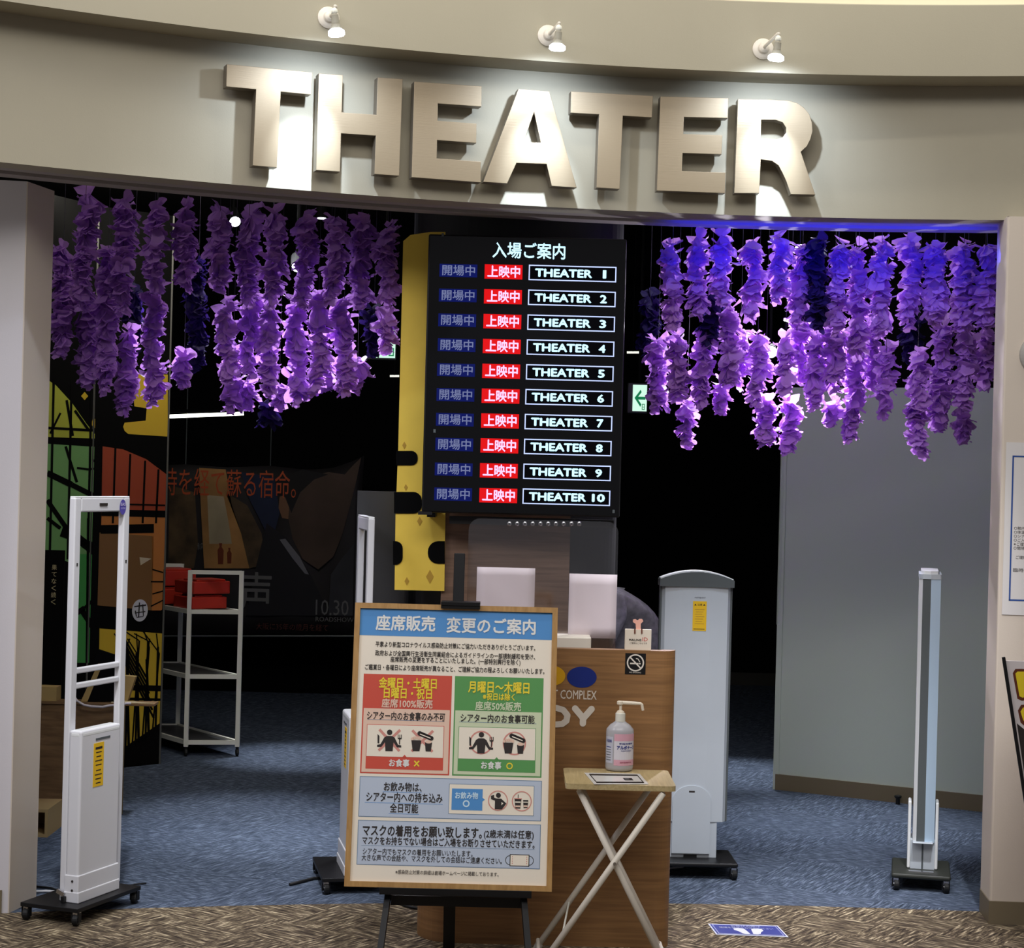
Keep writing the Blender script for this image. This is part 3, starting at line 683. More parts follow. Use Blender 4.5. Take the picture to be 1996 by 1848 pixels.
g = G(); g.prism([p for p in rounded(XL + .003, XR - .003, YF + .003, YB, 0.128, 0.048)], (0, 0, LOW - 0.02), M_wood); build('body', g, t)
g = G(); g.prism([p + Vector((0, 0, LOW - 0.02)) for p in rounded(XL + .003, XR - .003, YF + .003, YB, 0.128, 0.048)], (0, 0, 0.02), mat('dark_worktop', (70, 62, 54), .5)); build('worktop', g, t)
def front_path(ins):
    rl, rr_c = .13 - ins, max(.006, .05 - ins); pts = [Vector((XL + ins, YF + .30, 0))]
    pts += [Vector((XL + .13 - rl * math.cos(PI / 2 * k / 10), YF + .13 - rl * math.sin(PI / 2 * k / 10), 0)) for k in range(11)]
    pts += [Vector((XR - .05 + rr_c * math.sin(PI / 2 * k / 8), YF + .05 - rr_c * math.cos(PI / 2 * k / 8) + (0 if ins < .05 else 0), 0)) for k in range(9)]
    pts += [Vector((XR - ins, YF + .054, 0))]; return pts
a_, b_ = front_path(0), front_path(.044)
g = G(); n = len(a_); top_ = Vector((0, 0, HC)); lo_ = Vector((0, 0, LOW - .02))
g.add(a_ + [p + top_ for p in a_] + [p + top_ for p in b_] + [p + lo_ for p in b_],
      [(k, k + 1, n + k + 1, n + k) for k in range(n - 1)] + [(n + k, n + k + 1, 2 * n + k + 1, 2 * n + k) for k in range(n - 1)] + [(2 * n + k, 2 * n + k + 1, 3 * n + k + 1, 3 * n + k) for k in range(n - 1)] + [(0, n, 2 * n, 3 * n), (n - 1, 2 * n - 1, 3 * n - 1, 4 * n - 1)], M_wood)
build('front_panel', g, t)
# logo lettering: yellow and blue discs, words
g = G(); P = Plane((0, YF, 0), (1, 0, 0), (0, 0, -1), g)
def Sc(px, py): q = at(px, py, YF); return q.x, -q.z
M_lb = mat('logo_blue', (22, 44, 128), 0.4); M_ly = mat('logo_yellow', (222, 168, 24), 0.4); M_lw = mat('logo_white', (226, 218, 206), 0.5)
u, v = Sc(1134, 1320); P.disc(u, v, 29 / 3600 * YF, M_lb, 0.0015, 40, 20.5 / 3600 * YF)
u, v = Sc(1074, 1317); P.disc(u, v, 28 / 3600 * YF, M_ly, 0.0015, 40, 20 / 3600 * YF)
u0, v = Sc(1078, 1353); u1, _ = Sc(1163, 1353); P.text('T COMPLEX', u0, u1, v, 0.029, M_lw, 0.0015, 0.01)
# rounded Y and D from strokes
lay = [0.002]
def stroke(pts, r, m):
    for (a, b) in zip(pts, pts[1:]): lay[0] += 6e-5; P.line(Sc(*a), Sc(*b), 2 * r, m, lay[0])
    for q in pts: u, v = Sc(*q); lay[0] += 6e-5; P.disc(u, v, r, m, lay[0], 16)
rr_ = 6.3 / 3600 * YF
stroke([(1121, 1381), (1137, 1400)], rr_, M_lw); stroke([(1153, 1382), (1137, 1400)], rr_, M_lw); stroke([(1136.5, 1400), (1136, 1410)], rr_, M_lw)
cD = [(1062, 1380), (1085, 1380), (1098, 1384), (1106, 1394), (1104, 1405), (1096, 1411), (1085, 1412), (1062, 1411)]
stroke(cD, rr_ * 0.95, M_lw); stroke([(1062, 1380), (1062, 1411)], rr_ * .95, M_lw)
build('logo', g, t)
# no smoking sticker
g = G(); P = Plane((0, YF, 0), (1, 0, 0), (0, 0, -1), g)
u0, v0 = Sc(1219, 1273); u1, v1 = Sc(1258, 1315); P.rect(u0, v0, u1, v1, M_bplastic, 0.001)
cu_, cv_ = (u0 + u1) / 2, v0 + (v1 - v0) * .45; R_ = (u1 - u0) * .42
P.ring(cu_, cv_, R_, R_ * .16, M_lw, 0.0016); P.line((cu_ - R_ * .65, cv_ - R_ * .65), (cu_ + R_ * .65, cv_ + R_ * .65), R_ * .16, M_lw, 0.0018)
P.rect(cu_ - R_ * .62, cv_ + R_ * .0, cu_ + R_ * .35, cv_ + R_ * .17, M_lw, 0.0014); P.rect(cu_ + R_ * .42, cv_, cu_ + R_ * .6, cv_ + R_ * .17, M_lw, 0.0014)
P.line((cu_ + R_ * .5, cv_ - R_ * .1), (cu_ + R_ * .3, cv_ - R_ * .45), R_ * .1, M_lw, 0.0014); P.line((cu_ + R_ * .3, cv_ - R_ * .45), (cu_ + R_ * .05, cv_ - R_ * .5), R_ * .1, M_lw, 0.0014)
P.text('NO SMOKING', u0 + 0.014, u1 - 0.014, v1 - 0.006, 0.0045, M_lw, 0.0014)
build('no_smoking_sticker', g, t)['label'] = 'square black no smoking sticker'
# white tray on counter
g = G(); _a = at(1066, 1252, 6.02); _b = at(1152, 1262, 6.02); g.box(((_a.x + _b.x) / 2, 6.08, 0.068), (_b.x - _a.x, .13, .136), M_ivory); q = g.v; 
dz = LOW + 0.0005 - min(p.z for p in g.v) + .0; g.v = [p + Vector((0, 0, dz)) for p in g.v]
tag(build('tray', g, bevel=0.004), 'low white plastic tray on the counter behind the notice board', 'tray')

# acrylic screen
YA = 6.12
t = thing('acrylic_screen', 'clear acrylic sneeze guard with rounded corners on the counter', 'screen', (at(1060, 1255, YA).x, YA, LOW))
def rr_px(x0, y0, x1, y1, r, Y):
    a = at(x0, y0, Y); b = at(x1, y0, Y); c = at(x1, y1, Y); R_ = r / 3600 * Y
    X0, X1, Z1 = a.x, b.x, (a.z + b.z) / 2; Z0 = LOW + 0.001
    pts = [Vector((X0, Y, Z0)), Vector((X1, Y, Z0))]
    pts += [Vector((X1 - R_ + R_ * math.cos(q), Y, Z1 - R_ + R_ * math.sin(q))) for q in [PI / 2 * k / 6 for k in range(7)]]
    pts += [Vector((X0 + R_ - R_ * math.sin(q), Y, Z1 - R_ + R_ * math.cos(q))) for q in [PI / 2 * k / 6 for k in range(7)]]
    return pts
pts = rr_px(914, 1014, 1206, 1250, 22, YA)
g = G(); g.prism(pts, (0, 0.004, 0), M_acryl, M_acryledge); build('sheet', g, t)
for px in (945, 1185):
    q = at(px, 1240, YA); g = G(); g.box((q.x, YA + 0.002, LOW + 0.006), (0.05, 0.09, 0.01), M_acryledge); build('foot', g, t)
# papers
def paper(x0, y0, x1, y1, Y, label, zmin=None):
    a = at(x0, y0, Y); b = at(x1, y1, Y); g = G(); n = 6
    z0 = b.z if zmin is None else zmin
    vs = []; 
    for i in range(n + 1):
        for j in range(n + 1):
            vs.append(Vector((a.x + (b.x - a.x) * i / n, Y + 0.0015 * math.sin(i * 1.3 + j * .9), z0 + (a.z - z0) * j / n)))
    fs = [(i * (n + 1) + j, (i + 1) * (n + 1) + j, (i + 1) * (n + 1) + j + 1, i * (n + 1) + j + 1) for i in range(n) for j in range(n)]
    g.add(vs, fs, M_paper); o = build('paper_sheet', g, smooth=True)
    md = o.modifiers.new('s', 'SOLIDIFY'); md.thickness = 0.0006
    tag(o, label, 'paper', 'papers on the acrylic screen')
paper(930, 1105, 1041, 1200, YA - 0.006, 'blank white paper taped to the screen, just above the notice board')
paper(1110, 1118, 1200, 1245, YA - 0.006, 'larger blank white paper on the right side of the screen')

# card holder with clip
YCd = YF + .012
t = thing('card_sign', 'small white card sign with red lettering at the counter edge', 'sign', (at(1243, 1260, YCd).x, YCd, HC))
a = at(1219, 1227, YCd); b = at(1269, 1266, YCd); W = b.x - a.x; H = a.z - HC
g = G(); g.box(((a.x + b.x) / 2, YCd + 0.012, HC + H / 2 + 0.0005), (W, 0.024, H), mat('cream_card', (226, 214, 196), 0.6)); P = Plane((a.x, YCd, a.z), (1, 0, 0), (0, 0, -1), g)
M_rd = mat('red_ink', (196, 60, 50), 0.6)
P.text('MAILING', W * .15, W * .62, H * .50, 0.007, M_ink, 0.0005, 0.02); P.text('ID', W * .66, W * .86, H * .46, 0.012, M_rd, 0.0005, 0.0)
P.text('ご登録はこちらです', W * .18, W * .84, H * .66, 0.006, M_ink, 0.0005)
build('card', g, t)
q = at(1244, 1213, YCd)
t = thing('paper_clip', 'pink novelty clip standing on top of the small card sign', 'clip', (q.x, YCd + 0.012, HC + H))
M_pink = mat('pink_plastic', (238, 178, 158), 0.5)
g = G(); g.prism([at(x, y, YCd + 0.004) for x, y in ((1240, 1228), (1239, 1216), (1234, 1213), (1234, 1208), (1239, 1207), (1243, 1210), (1246, 1207), (1252, 1207), (1254, 1211), (1249, 1216), (1249, 1228))], (0, 0.006, 0), M_pink); build('handle', g, t, bevel=0.001)
g = G(); 
for x in (1237.5, 1251): g.prism([at(x - 1.5, 1226, YCd - 0.002), at(x + 1.5, 1226, YCd - 0.002), at(x + 1.5, 1235, YCd - 0.002), at(x - 1.5, 1235, YCd - 0.002)], (0, 0.002, 0), mat('clip_brown', (120, 74, 60), 0.5))
build('prong', g, t)

# ================================================================= person behind the counter
sx, sy = at(1222, 1200, 7.6).x, 7.6
M_shirt = mat('grey_knit_shirt', (134, 130, 138), 0.9, noise=(40, 0.25)); M_skin = mat('skin', (196, 150, 122), 0.6); M_hair = mat('black_hair', (14, 13, 16), 0.6); M_trou = mat('dark_trousers', (20, 20, 26), 0.9)
t = thing('person', 'person in a grey knit shirt bending forward behind the counter', 'person', (sx, sy, 0))
def skin_body(name, verts, edges, radii, m, parent, lvl=2, root=0):
    me = bpy.data.meshes.new(name); me.from_pydata(verts, edges, []); o = bpy.data.objects.new(name, me); C.objects.link(o)
    md = o.modifiers.new('skin', 'SKIN'); me.skin_vertices.new() if not me.skin_vertices else None
    for i, r in enumerate(radii): me.skin_vertices[0].data[i].radius = (r if isinstance(r, tuple) else (r, r))
    me.skin_vertices[0].data[root].use_root = True
    s = o.modifiers.new('sub', 'SUBSURF'); s.levels = lvl; s.render_levels = lvl
    dg = bpy.context.evaluated_depsgraph_get(); ev = o.evaluated_get(dg); m2 = bpy.data.meshes.new_from_object(ev)
    bpy.data.objects.remove(o); o = bpy.data.objects.new(name, m2); C.objects.link(o); m2.materials.clear(); m2.materials.append(m)
    m2.polygons.foreach_set('use_smooth', [True] * len(m2.polygons)); o.parent = parent; META[o.name] = META[parent.name]; return o
# bent forward to the left: pelvis, spine, shoulders, head, arms, legs
B = [(0.02, 0, .52), (0.045, 0, .66), (0.035, 0, .80), (-0.005, 0, .905), (-0.10, 0, .925), (-0.17, 0, .91),
     (-0.03, -.16, .90), (-0.10, -.21, .73), (-0.26, -.20, .66), (-0.32, -.19, .655),
     (-0.03, .16, .90), (-0.10, .21, .73), (-0.26, .16, .66), (-0.32, .15, .655),
     (-0.12, -.10, .53), (-0.38, -.12, .53), (-0.36, -.12, .09), (-0.46, -.12, .045),
     (-0.12, .10, .53), (-0.38, .12, .53), (-0.36, .12, .09), (-0.46, .12, .045)]
B = [(x - .012, y, z + (.09 if z > .3 else 0)) for x, y, z in B]
E = [(0, 1), (1, 2), (2, 3), (3, 4), (4, 5), (3, 6), (6, 7), (7, 8), (8, 9), (3, 10), (10, 11), (11, 12), (12, 13), (0, 14), (14, 15), (15, 16), (16, 17), (0, 18), (18, 19), (19, 20), (20, 21)]
Rr = [(.12, .15), (.105, .14), (.11, .15), (.115, .15), .052, .048, .062, .046, .034, .028, .062, .046, .034, .028, .085, .06, .045, .04, .085, .06, .045, .04]
body = skin_body('body', B, E, Rr, M_shirt, t)
body.data.materials.append(M_trou); body.data.materials.append(M_skin)
for p in body.data.polygons:
    c = p.center
    if c.z < 0.675: p.material_index = 1
    if (c.x < -0.24 and .69 < c.z < .81) or (c.x < -0.13 and c.z > 0.93): p.material_index = 2
hx, hz = sx - .247, 1.005
g = G(); g.lathe([(0.02, -.12), (0.055, -.10), (0.075, -.04), (0.08, .02), (0.07, .08), (0.04, .112), (0.01, .12)], Vector((hx, sy, hz)), M_skin, 20, Vector((-.3, 0, 1)), 1.0, 1.0)
for s_ in (-1, 1): g.lathe([(.004, -.018), (.012, -.01), (.014, .004), (.004, .018)], Vector((hx + .01, sy + s_ * .082, hz)), M_skin, 8)
g.lathe([(.004, -.02), (.014, -.014), (.008, .012), (.002, .02)], Vector((hx - .078, sy, hz - .02)), M_skin, 8)
build('head', g, t, smooth=True)
g = G(); g.lathe([(0.086, .0), (0.090, .03), (0.078, .09), (0.045, .12), (0.01, .13)], Vector((hx + .012, sy, hz)), M_hair, 20, Vector((-.05, 0, 1)), 1.0, 1.02)
g.lathe([(0.02, -.09), (0.06, -.05), (0.07, .0), (0.06, .06), (0.02, .09)], Vector((hx + .04, sy, hz)), M_hair, 16); build('hair', g, t, smooth=True)
for y_ in (-.19, .15):
    for k in range(5):
        g = G(); y0 = sy + y_ + (k - 2) * .016; L = [.05, .065, .07, .064, .045][k]
        b0_ = Vector((sx - .332, y0, .745)); g.tube([b0_ + Vector((.03, 0, .004)), b0_ + Vector((-L * .4, 0, -.004)), b0_ + Vector((-L, 0, -.03))], [.0095, .009, .007], M_skin, 8); build('finger', g, t, smooth=True)
t = thing('stool', 'low round black stool carrying the seated person behind the counter', 'stool', (sx, sy, 0))
g = G(); g.lathe([(.14, .455), (.16, .46), (.16, .49), (.14, .498)], (sx + .03, sy, 0), M_bplastic, 24); build('seat', g, t)
for k in range(4):
    a = PI / 4 + k * PI / 2; g = G(); g.tube([(sx + .03 + .10 * math.cos(a), sy + .10 * math.sin(a), .456), (sx + .03 + .15 * math.cos(a), sy + .15 * math.sin(a), 0)], .012, M_chrome, 8); build('leg', g, t)

# ================================================================= security gates (loop frame type)
def caster(parent, x, y, ztop, R=Matrix.Identity(3)):
    g = G(); r = ztop * 0.42
    g.lathe([(r * .9, -.009), (r, -.006), (r, .006), (r * .9, .009)], (x, y, r), M_rubber, 18, Vector((1, .25, 0)))
    g.lathe([(r * .55, -.0105), (r * .55, .0105)], (x, y, r), M_chrome, 14, Vector((1, .25, 0)))
    g.box((x, y + .004, ztop - 0.009), (.018, .022, .014), M_chrome)
    g.box((x - .013, y, r + .008), (.003, .016, .03), M_bmetal); g.box((x + .013, y, r + .008), (.003, .016, .03), M_bmetal)
    build('caster', g, parent, local=True)
def rect_frame(g, y0, y1, z0, z1, wy, wt, x0, x1, m):
    for (a, b, c, d) in ((y0, y0 + wy, z0, z1), (y1 - wy, y1, z0, z1), (y0, y1, z1 - wt, z1)):
        g.box(((x0 + x1) / 2, (a + b) / 2, (c + d) / 2), (x1 - x0, b - a, d - c), m)
def loop_gate(loc, rz, ped, label, plate, Lf=.33, ht=1.385, sticker=True):
    """local x: thickness, local y: width along the walkway, pedestal on side ped"""
    t = thing('security_gate', label, 'security gate', loc, rz, 'white loop security gates')
    hp = .052
    g = G(); g.box(((plate[0] + plate[1]) / 2, (plate[2] + plate[3]) / 2, hp), (plate[1] - plate[0], plate[3] - plate[2], .014), M_bmetal); build('base_plate', g, t, local=True, bevel=.002)
    for x in (plate[0] + .015, plate[1] - .015):
        for y in (plate[2] + .015, plate[3] - .015): caster(t, x, y, .047)
    z0 = hp + .007; tf = .024
    g = G(); x0, x1 = (-tf, 0) if ped > 0 else (0, tf)
    wy = .036
    g.box(((x0 + x1) / 2, wy / 2, (z0 + ht) / 2), (tf, wy, ht - z0), M_white); g.box(((x0 + x1) / 2, Lf - wy / 2, (z0 + ht) / 2), (tf, wy, ht - z0), M_white)
    g.box(((x0 + x1) / 2, Lf / 2, ht - .024), (tf - .001, Lf - 2 * wy, .048), M_white)
    build('loop_frame', g, t, local=True, bevel=.005, seg=3)
    g = G(); g.box(((x0 + x1) / 2, Lf / 2, ht + .001), (tf - .002, Lf - .004, .006), M_whitehi); build('top_cap', g, t, local=True, bevel=.002)
    for z in (.812, .762):
        g = G(); g.box(((x0 + x1) / 2, Lf / 2, z), (tf * .8, Lf - 2 * wy, .019), M_white); build('crossbar', g, t, local=True, bevel=.004)
    sgn = 1 if ped > 0 else -1; pw = .048; pl = .235; hpd = .622
    g = G(); g.box((sgn * (pw / 2 + .001), pl / 2 - .004, (z0 + hpd) / 2 + .03), (pw, pl, hpd - z0 - .06), M_white); build('pedestal', g, t, local=True, bevel=.008, seg=3)
    g = G(); g.box((sgn * (pw / 2 + .001), pl / 2 - .004, hpd - .014), (pw + .001, pl + .001, .03), M_whitehi); build('pedestal_cap', g, t, local=True, bevel=.012, seg=4)
    g = G(); g.box((sgn * (pw / 2 + .002), pl / 2 - .004, z0 + .045), (pw + .006, pl + .006, .09), M_white); g.box((sgn * (pw / 2 + .003), pl / 2 - .004, z0 + .018), (pw + .010, pl + .010, .036), M_white); build('pedestal_foot', g, t, local=True, bevel=.003)
    xs_ = sgn * (pw + .0015)
    g = G(); g.box((xs_, pl * .52, .585), (.002, .085, .007), M_rim); build('slot', g, t, local=True)
    if sticker:
        g = G(); g.box((xs_, pl * .42, .50), (.0012, .060, .145), M_yel)
        for k in range(9): g.box((xs_ + sgn * .0008, pl * .42, .555 - k * .014 - (0.004 if k > 4 else 0)), (.0004, .04 - .006 * (k % 3), .0035 if k else .008), M_ink)
        build('warning_label', g, t, local=True)['label'] = 'yellow warning sticker'
    for z in (.13, .10):
        g = G(); g.tube([(sgn * .03, -.009, z), (sgn * .03, -.006, z)], .004, M_ink, 8); build('screw', g, t, local=True)
    return t, x0, x1
# left gate : measured footprint
gB = ground(149, 1760, .06); gA = ground(130, 1759, .06); gC = ground(223, 1733, .06)
wv = (gC - gB).normalized(); rzL = math.atan2(wv.y, wv.x) - PI / 2
oL = ground(127, 1757, .06)
t, x0, x1 = loop_gate((oL.x, oL.y, 0), rzL, 1, 'tall white loop security gate with yellow label beside the left column', (-.125, .095, -.07, .31))
g = G()
P = Plane((0, 0, 0), (0, 1, 0), (0, 0, -1), g); P.n = Vector((1, 0, 0))
g2 = G(); g2.box((.001, .165, 1.362), (.003, .045, .009), M_ink); build('indicator_window', g2, t, local=True)
P.disc(.283, -1.352, .020, mat('violet_sticker', (84, 74, 160), .5), .0012, 28, .026); P.text('EAS', .268, .298, -1.362, .011, mat('pale_violet_print', (206, 200, 232), .5), .0018, .02)
P.text('SYSTEM', .270, .296, -1.348, .005, mat('pale_violet_print', (206, 200, 232), .5), .0018, .0)
build('round_sticker', g, t, local=True)['label'] = 'round violet sticker reading EAS'
g = G()
for y in (.018, .312): g.box((.0005, y, 1.165), (.002, .006, .010), M_ink)
build('sensor_slot', g, t, local=True)
# pedal lever at foot
g = G(); g.box((-.01, -.012, .09), (.03, .008, .014), M_chrome, Matrix.Rotation(.4, 3, 'Y')); g.box((.005, -.018, .07), (.012, .014, .02), M_bmetal); build('lock_lever', g, t, local=True)
# white cable hanging in the gate
g = G(); 
# centre gate
q0 = ground(672, 1706, .06)
w2 = (ground(655, 1686, .06) - ground(665, 1706.5, .06)).normalized(); rz2 = math.atan2(w2.y, w2.x) - PI / 2
q0 = ground(700, 1706, .06)
loop_gate((q0.x, q0.y, 0), rz2, -1, 'white loop security gate seen edge on, half hidden behind the notice board', (-.135, .10, -.04, .33), ht=1.33)

# slim panel gates
def panel_gate(loc, rz, label, ht, wd=.277, foot='face', sticker=True, pl=(.24, .30)):
    """local x: panel width, local -y: face"""
    t = thing('panel_gate', label, 'security gate', loc, rz, 'silver panel security gates')
    g = G(); g.box((0.02 if foot == 'face' else 0, 0, .055), (pl[0], pl[1], .016), M_bmetal); build('base_plate', g, t, local=True, bevel=.006, seg=3)
    for x in (-pl[0] / 2 + .015, pl[0] / 2 - .015):
        for y in (-pl[1] / 2 + .015, pl[1] / 2 - .015): caster(t, x + (0.02 if foot == 'face' else 0), y, .047)
    z0 = .20; W = wd / 2
    def section(w, z, th=.036):
        return [Vector((x, y, z)) for x, y in ((-w, -.012), (-w * .90, -th * .85), (-w * .4, -th), (w * .4, -th), (w * .90, -th * .85), (w, -.012), (w, .012), (w * .90, th * .85), (w * .4, th), (-w * .4, th), (-w * .90, th * .85), (-w, .012))]
    g = G(); pts = section(W - .006, z0); n = len(pts); vt = [p + Vector((0, 0, ht - z0 - .03)) for p in pts]
    mats = [M_silver] * n; mats[5] = M_rim; mats[11] = M_rim
    for i in range(n): g.add([pts[i], pts[(i + 1) % n], vt[(i + 1) % n], vt[i]], [(0, 1, 2, 3)], mats[i])
    g.poly(vt, M_silver); g.poly(list(reversed(pts)), M_silver); build('panel', g, t, local=True)
    # dark rims left and right
    for s_ in (-1, 1):
        g = G(); g.box((s_ * (W - .004), 0, (z0 + ht - .03) / 2), (.008, .034, ht - .03 - z0), M_rim); build('edge_strip', g, t, local=True, bevel=.003)
    # arched cap
    g = G(); n = 14; prof = [(-W * 1.02 + 2.04 * W * k / n, ht - .03 + .030 * (1 - (2 * k / n - 1) ** 2)) for k in range(n + 1)]
    pp = [Vector((x, -.042, z + .012)) for x, z in prof] + [Vector((W * 1.02, -.042, ht - .045)), Vector((-W * 1.02, -.042, ht - .045))]
    g.prism(pp, (0, .084, 0), M_rim); build('cap_rim', g, t, local=True, bevel=.003)
    pp = [Vector((x * .98, -.030, z + .017)) for x, z in prof] + [Vector((W, -.030, ht - .02)), Vector((-W, -.030, ht - .02))]
    g = G(); g.prism(pp, (0, .060, 0), M_whitehi); g.box((.0, -.031, ht + .008), (.055, .004, .008), M_ink); build('cap', g, t, local=True, bevel=.004)
    # foot
    g = G(); g.box((0, 0, (.062 + z0) / 2 + .02), (wd * .72, .06, z0 - .062 + .04), M_silver); build('foot_box', g, t, local=True, bevel=.003)
    g = G(); n = 16; r = wd * .26
    pp = [Vector((-r, -.0405, .08))] + [Vector((-r * math.cos(PI * k / n), -.0405, .28 + r * .8 * math.sin(PI * k / n))) for k in range(n + 1)] + [Vector((r, -.0405, .08))]
    g.prism(pp, (0, .012, 0), M_silver); g.box((0, -.0412, .315), (.022, .001, .006), M_ink); build('service_cover', g, t, local=True, bevel=.002)
    g = G(); g.box((0, 0, .068), (.05, .07, .012), M_bplastic); build('mount_block', g, t, local=True)
    if sticker:
        g = G(); g.box((.012, -.0368, ht - .155), (.052, .001, .112), M_yel); P = Plane((-.014, -.0373, ht - .099), (1, 0, 0), (0, 0, -1), g)
        P.text('▲ 注意 ▲', .005, .047, .013, .008, M_ink, .0004)
        for k in range(7): P.rect(.008 + .003 * (k % 2), .030 + k * .009, .044 - .004 * (k % 3), .032 + k * .009, M_dia, .0004)
        P.rect(.004, .104, .046, .1065, M_ink, .0004)
        P.text('multiguard', .006, .046, -.014, .006, M_ink, .0004)
        build('warning_label', g, t, local=True)['label'] = 'yellow warning sticker'
    return t
q = ground(1346, 1672, .06)
tg = panel_gate((q.x - 0.004, q.y + .02, 0), 0.02, 'wide silver panel security gate with yellow sticker right of the counter', EYE + ray(1346, 1110).z * q.y - .02, sticker=True, pl=(.30, .26))
q = ground(1795, 1697, .06)
# pole-like gate at the right: the same kind of panel seen along its edge
t = thing('panel_gate', 'slim light blue panel security gate seen edge on before the grey wall', 'security gate', (q.x, q.y, 0), -0.21, 'silver panel security gates')
ht = EYE + ray(1812, 1112).z * q.y
M_lblue = mat('pale_blue_panel', (196, 220, 242), .35, metal=.2)
g = G(); g.box((.0, .05, .055), (.215, .30, .018), mat('olive_black_plate', (44, 46, 40), .5)); build('base_plate', g, t, local=True, bevel=.008, seg=3)
for x in (-.09, .09):
    for y in (-.085, .185): caster(t, x, y, .047)
def seg(x0, y0, x1, y1): return (x0, y0, x1, y1)
g = G(); z0 = .165
sec = [(-.033, .0), (-.020, -.014), (.010, -.014), (.046, .004), (.046, .24), (.006, .26), (-.033, .24)]
mm = [M_whitehi, M_rim, M_lblue, M_lblue, M_silver, M_silver, M_whitehi]
for i in range(len(sec)):
    a, b = sec[i], sec[(i + 1) % len(sec)]
    g.add([(a[0], a[1], z0), (b[0], b[1], z0), (b[0], b[1], ht - .03), (a[0], a[1], ht - .03)], [(0, 1, 2, 3)], mm[i])
g.poly([Vector((a[0], a[1], ht - .03)) for a in sec], M_silver); build('panel', g, t, local=True)
g = G(); g.prism([Vector((a[0] * 1.05, a[1] - .003, ht - .032)) for a in sec], (0, 0, .018), M_silver)
g.prism([Vector((a[0] * .8, a[1] + .003, ht - .014)) for a in sec], (0, 0, .012), M_whitehi); build('cap', g, t, local=True, bevel=.005)
for x, w_ in ((-.046, .012), (.054, .012)):
    g = G(); g.box((x, .05, .19), (w_, .09, .25), M_whitehi); build('side_bracket', g, t, local=True, bevel=.005, seg=3)
g = G(); g.box((.004, .07, .115), (.092, .12, .12), M_silver); g.box((.004, -.012, .168), (.075, .045, .006), M_silver); g.box((.004, .008, .11), (.006, .006, .10), M_rim); build('foot_box', g, t, local=True, bevel=.003)
g = G(); g.box((.0, -.05, .066), (.09, .02, .004), M_chrome); build('fixing_plate', g, t, local=True)

# ================================================================= easel with notice board
YbT, YbB = 5.74, 5.60
TL, TR, BR, BLc = at(693, 1176, YbT), at(1087, 1183, YbT), at(1088, 1737, YbB), at(682, 1730, YbB)
Xc = (TL.x + TR.x) / 2; Wb = ((TR.x - TL.x) + (BR.x - BLc.x)) / 2
zT = (TL.z + TR.z) / 2; zB = (BR.z + BLc.z) / 2
O = Vector((Xc - Wb / 2, YbT, zT)); vdir = Vector((0, YbB - YbT, zB - zT)); Hb = vdir.length; vdir.normalize(); nb = Vector((0, vdir.z, -vdir.y)); 
if nb.y > 0: nb = -nb
t = thing('notice_board', 'wood-framed notice board with blue header, red and green boxes', 'notice board', (Xc, YbB, zB))
fw = 0.0165
def bp(u, v, l=0): return O + Vector((1, 0, 0)) * u + vdir * v + nb * l
def fbar(u0, v0, u1, v1):
    g = G(); g.prism([bp(u0, v0, 0), bp(u1, v0, 0), bp(u1, v1, 0), bp(u0, v1, 0)], -nb * .022, M_frame); build('frame_rail', g, t, bevel=.002)
fbar(0, 0, Wb, fw); fbar(0, Hb - fw, Wb, Hb); fbar(0, fw, fw, Hb - fw); fbar(Wb - fw, fw, Wb, Hb - fw)
pk = [0]
M_pp = mat('poster_cream', (250, 240, 222), .5)
g = G(); g.prism([bp(fw, fw, -.008), bp(Wb - fw, fw, -.008), bp(Wb - fw, Hb - fw, -.008), bp(fw, Hb - fw, -.008)], -nb * .008, M_pp)
sw, sh = Wb - 2 * fw, Hb - 2 * fw
P = Plane(bp(fw, fw, -.008), (1, 0, 0), vdir, g)
U = lambda u: u * sw
V = lambda v: v * sh
cB = mat('print_blue', (84, 150, 214), .5); cW = mat('print_white', (240, 240, 236), .5); cK = mat('print_black', (48, 42, 40), .6); cR = mat('print_red', (214, 84, 66), .5)
cG = mat('print_green', (92, 158, 88), .5); cY = mat('print_yellow', (248, 224, 60), .5); cPk = mat('print_pink', (240, 206, 184), .5); cLG = mat('print_pale_green', (214, 224, 188), .5)
cLB = mat('print_pale_blue', (196, 208, 226), .5); cOB = mat('print_blue_line', (110, 140, 170), .5); cX = mat('print_rose', (220, 150, 138), .5); cDB = mat('print_ice', (214, 240, 255), .5)
P.rect(0, 0, sw, V(.101), cB)
P.text('座席販売', U(.082), U(.393), V(.0535), .045, cW, .0012, .03); P.text('変更のご案内', U(.45), U(.915), V(.0555), .045, cW, .0012, .03)
P.text('平素より新型コロナウイルス感染防止対策にご協力いただきありがとうございます。', U(.085), U(.915), V(.133), .0165, cK, .0012, .015)
P.text('政府および全国興行生活衛生同業組合によるガイドラインの一部規制緩和を受け、', U(.085), U(.915), V(.166), .0165, cK, .0012, .015)
P.text('座席販売の変更をすることにいたしました。(一部特別興行を除く)', U(.165), U(.84), V(.188), .0165, cK, .0012, .015)
P.text('ご鑑賞日・各曜日により座席販売が異なること、ご理解ご協力の程よろしくお願いいたします。', U(.035), U(.965), V(.219), .0165, cK, .0012, .015)
